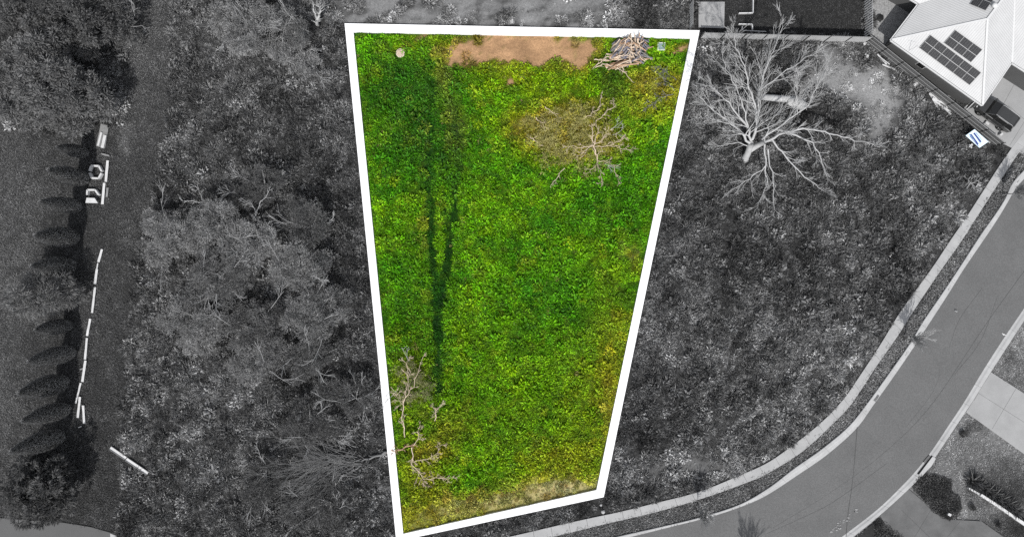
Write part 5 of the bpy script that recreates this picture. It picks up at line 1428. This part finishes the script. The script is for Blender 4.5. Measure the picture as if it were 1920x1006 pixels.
def crumple(name, lb, cat, px, py, r, mat, n=7):
    t = MB(); c = []
    for i in range(n):
        a = random.random() * 6.28; rr = r * random.random(); c0 = Vector((rr * math.cos(a), rr * math.sin(a), .08)); s_ = r * random.uniform(.35, .7)
        vs = []
        for k in range(7):
            b = k * 2 * math.pi / 7; vs.append(c0 + Vector((math.cos(b) * s_ * random.uniform(.5, 1.1), math.sin(b) * s_ * random.uniform(.5, 1.1), random.uniform(-.06, .1))))
        vs.append(c0 + Vector((0, 0, random.uniform(.1, .3)))); t.add(vs, [(k, (k + 1) % 7, 7) for k in range(7)])
    o = t.build(name, mat, None); p = W(px, py, 0); o.location = (p.x, p.y, 0.05); tag(o, lb, cat); return o
M_rag = surf('pale_sheeting', A(215), .08, 6, .6, 30, .08)
M_rock = surf('pale_rock', A(185), .12, 5, .9, 30, .12, .4)
crumple('crumpled_sheet', 'crumpled white sheeting left of the timber offcuts by the fence', 'sheeting', 1718, 158, .42, M_rag, 9)
crumple('crumpled_sheet', 'torn pale plastic by the corner where the two steel fences meet', 'sheeting', 1622, 82, .3, M_rag, 6)
crumple('crumpled_sheet', 'pale crumpled plastic under the upper diagonal fence', 'sheeting', 1623, 107, .25, M_rag, 6)
crumple('crumpled_sheet', 'white crumpled bag near the upper right corner of the white band', 'sheeting', 1322, 91, .28, M_rag, 6)
crumple('crumpled_sheet', 'small pale rubbish left of the parked sign on the grass', 'sheeting', 1819, 273, .25, M_rag, 5)
box_thing('broken_block', 'pale rectangular block lying beside the white crumpled bag', 'block', 1334, 92, (.55, .28, .14), -1.1, M_rock)
box_thing('broken_block', 'pale block at the end of the footpath side of the sign', 'block', 1853, 266, (.3, .24, .16), -.6, M_rock)
box_thing('meter_box', 'white small box on the ground between car and fence', 'box', 1848, 232, (.42, .24, .3), -.8, M_rag)
box_thing('meter_box', 'white low box against the end of the diagonal fence near the driveway', 'box', 1873, 253, (.34, .2, .4), .7, M_rag)
box_thing('small_box', 'tiny white box in the dark ground cover', 'box', 1777, 962, (.34, .26, .34), -.5, M_rag)
def rocks(L):
    for px, py, r, lb in L:
        o = MB(); n = 8; vs = []
        for zr, rr in ((0, 1), (.35, .95), (.6, .55)):
            for k in range(n):
                a = k * 2 * math.pi / n; q = r * rr * random.uniform(.75, 1.1); vs.append((math.cos(a) * q, math.sin(a) * q, zr * r))
        f = [(i * n + k, i * n + (k + 1) % n, (i + 1) * n + (k + 1) % n, (i + 1) * n + k) for i in range(2) for k in range(n)] + [tuple(2 * n + k for k in range(n))]
        o.add(vs, f); ob = o.build('rock', M_rock, None); p = W(px, py, 0); ob.location = (p.x, p.y, .0); tag(ob, lb, 'rock')
rocks([(1131, 959, .22, 'pale rock on the verge just below the lower right corner of the band'), (1127, 946, .14, 'smaller pale rock just below the lower right corner of the band'), (623, 38, .13, 'small pale rock right of the forked stump'), (617, 45, .11, 'small pale square stone below the other stump rock'),
       (432, 84, .16, 'pale stone in the upper left weeds'), (1450, 112, .12, 'small white stone behind the big dead tree'), (1709, 169, .12, 'white stone left of the timber offcuts'), (1329, 297, .14, 'white stone left of the base of the big dead tree')])
# branch tangle near the footpath
simple_branches('branch_heap', 'small tangle of pale twigs beside the footpath near the sign', 'branches', (1828, 346), [([(1812, 352, .2), (1820, 342, .4), (1832, 338, .4), (1844, 342, .3)], .04, .02), ([(1815, 338, .2), (1826, 350, .4), (1840, 352, .3)], .05, .02), ([(1810, 346, .2), (1818, 334, .3), (1830, 331, .3)], .03, .02)], M_bark, 1, .6)
crumple('crumpled_sheet', 'pale sheet caught in the twig tangle beside the footpath', 'sheeting', 1833, 347, .45, M_rag, 5)
# manhole, pit lid
t = thing('manhole', 'round concrete manhole cover in the upper left of the block', 'manhole', W(751, 100, 0))
M_mh = surf('manhole_concrete', rgb(196, 176, 158), .1, 4, .85, 30, .08); M_mh2 = surf('manhole_ring', rgb(214, 200, 182), .08, 4, .85, 30, .08)
MB().lathe((0, 0, 0), [(.46, -.1), (.46, .12), (.44, .14), (.39, .14), (.39, .11)], 28).build('ring', M_mh2, t)
MB().lathe((0, 0, 0), [(.375, .08), (.375, .135), (.36, .145), (.02, .145)], 28).build('lid', M_mh, t)
MB().box((.1, .08, .15), (.5, .012, .004), .7).build('seam', M_log_brown, t)
t = thing('inspection_pit', 'square grey lidded pit with pale frame right of the wood pile', 'pit', W(1239.5, 88, 0))
M_pf = surf('pit_frame', rgb(206, 208, 204), .06, 4, .8); M_pl = surf('pit_lid', rgb(128, 148, 150), .06, 4, .7)
for sx, sy, a, b in ((0, .36, .80, .08), (0, -.36, .80, .08), (.36, 0, .08, .64), (-.36, 0, .08, .64)): MB().box((sx, sy, .08), (a, b, .2)).build('frame_side', M_pf, t)
MB().box((0, 0, .12), (.62, .62, .05)).build('lid', M_pl, t, bevel=.01); MB().lathe((0, .02, .145), [(.05, 0), (.05, .02), (.02, .025)], 10).build('knob', M_pf, t)
# drains
def drain(lb, p, q, side, lip=False):
    a, b = W(*p, 0), W(*q, 0); mid = (a + b) / 2; d = b - a; L = d.length
    t = thing('kerb_drain', lb, 'drain', (mid.x, mid.y, .03), math.atan2(d.y, d.x), 'kerb drains')
    MB().box((0, 0, .02), (L, .42, .03)).build('frame', M_hole, t)
    n = int(L / .08)
    for i in range(n): MB().box((-L / 2 + (i + .5) * L / n, 0, .042), (.035, .38, .02)).build('bar', M_metal, t)
    return t
drain('grated drain in the kerb at the inner bend of the road', (1645, 739), (1638, 750), 1)
drain('grated drain in the kerb at the right edge beside the young tree', (1912, 328), (1904, 340), 1)
drain('grated drain on the outer kerb with a long dark inlet slot', (1744, 854), (1733, 867), 1)
t = thing('kerb_inlet', 'raised concrete lintel over a dark slot in the outer kerb', 'inlet', W(1738, 872, 0))
P = [p - t.location.xy for p in pts_xy([(1747, 854), (1753, 858), (1745, 872), (1735, 882), (1727, 891), (1721, 890), (1722, 887)])]
MB().prism([tuple(p) for p in P], .0, .17).build('lintel', M_kerb, t)
P = [p - t.location.xy for p in pts_xy([(1746, 853), (1748, 855), (1722, 888), (1719, 887)])]
MB().prism([tuple(p) for p in P], .06, .145).build('slot', M_hole, t)
# retaining wall and strappy plants
t = thing('garden_wall', 'low narrow white garden wall in the bottom right corner', 'wall', W(1870, 950, 0))
for p, q, w, z in (((1813, 912.5), (1833, 924), .16, .35), ((1833.5, 924), (1866, 945), .26, .5), ((1866.5, 945.3), (1898, 967), .26, .5), ((1898.5, 967.3), (1935, 992), .3, .55)):
    plank_bar(t, p, q, w, z, z / 2, M_plank, 'wall_section')
def strappy():
    n = 150; parts = []; a = rng.random(n) * 6.28; e = rng.uniform(.3, 1.2, n)
    D = np.stack([np.cos(a) * np.cos(e), np.sin(a) * np.cos(e), np.sin(e)], 1)
    P = np.stack([np.cos(a) * .1, np.sin(a) * .1, 0 * a], 1); U = np.tile([0, 0, 1.], (n, 1)) + runit(n) * .2
    V = leaf_quads(P, D, U, .95 * (.7 + .5 * rng.random(n)), .08 * (.7 + .6 * rng.random(n)), .2)
    c = lin(105.) * (.4 + 1.3 * rng.random(n)); return mesh_quads('strap_leaves', V, np.repeat(c[:, None], 3, 1), M_leaf)
sm_ = strappy(); st_ = MB().lathe((0, 0, -.05), [(.12, 0), (.14, .15), (.05, .25)], 8).mesh('plant_base', M_bark_dark)
for k, (px, py, s_) in enumerate([(1822, 902, 1.15), (1838, 911, .95), (1850, 920, 1.0), (1862, 928, 1.05), (1876, 936, 1.0), (1888, 945, 1.05), (1902, 957, 1.0), (1833, 903, .8), (1895, 948, .8)]):
    lb = ['spiky dark plant at the upper end of the white garden wall', 'second spiky plant down the white garden wall', 'third spiky plant down the white garden wall', 'middle spiky plant behind the white garden wall', 'fifth spiky plant down the white garden wall', 'sixth spiky plant down the white garden wall', 'spiky plant at the lower end of the white garden wall', 'small spiky plant tucked beside the uppermost one', 'small spiky plant beside the lower end ones'][k]
    p = W(px, py, 0); t = thing('spiky_plant', lb, 'plant', (p.x, p.y, .02), random.random() * 6, 'spiky plants along the garden wall'); t.scale = (s_, s_, s_)
    link(bpy.data.objects.new('leaves', sm_), t); link(bpy.data.objects.new('base', st_), t)
for k, (px, py, r, lb) in enumerate(((1804, 812, .3, 'small dark round shrub on the pale front lawn near the driveway'), (1821, 950, .3, 'small dark round shrub below the white garden wall'), (1869, 983, .26, 'tiny dark shrub at the bottom edge below the garden wall'))):
    t = thing('small_shrub', lb, 'shrub', W(px, py, 0)); V, c = crown_pts([(*W(px, py, 0).xy, .15, r, r, .25)], 26, 12, .12, .12, .05, float(lin(66)))
    crown_obj('crown', V, c, t); MB().tube([(0, 0, -.05), (0, 0, .15)], [.03, .02], 6).build('stem', M_bark_dark, t)
# small white markers
for px, py, lb in ((1882, 626, 'tiny white pennant shaped litter beside the outer kerb'),):
    p = W(px, py, 0); o = MB().add([(-.28, .16, .02), (-.1, -.12, .02), (.28, -.10, .03), (-.28, .16, .035), (-.1, -.12, .035), (.28, -.10, .045)], [(2, 1, 0), (3, 4, 5), (0, 1, 4, 3), (1, 2, 5, 4), (2, 0, 3, 5)]).build('paper_scrap', M_rag, None); o.location = (p.x, p.y, .04); tag(o, lb, 'litter')
crumple('paper_scrap', 'small white scrap lying in the middle of the road', 'litter', 1790, 583, .12, M_rag, 4)
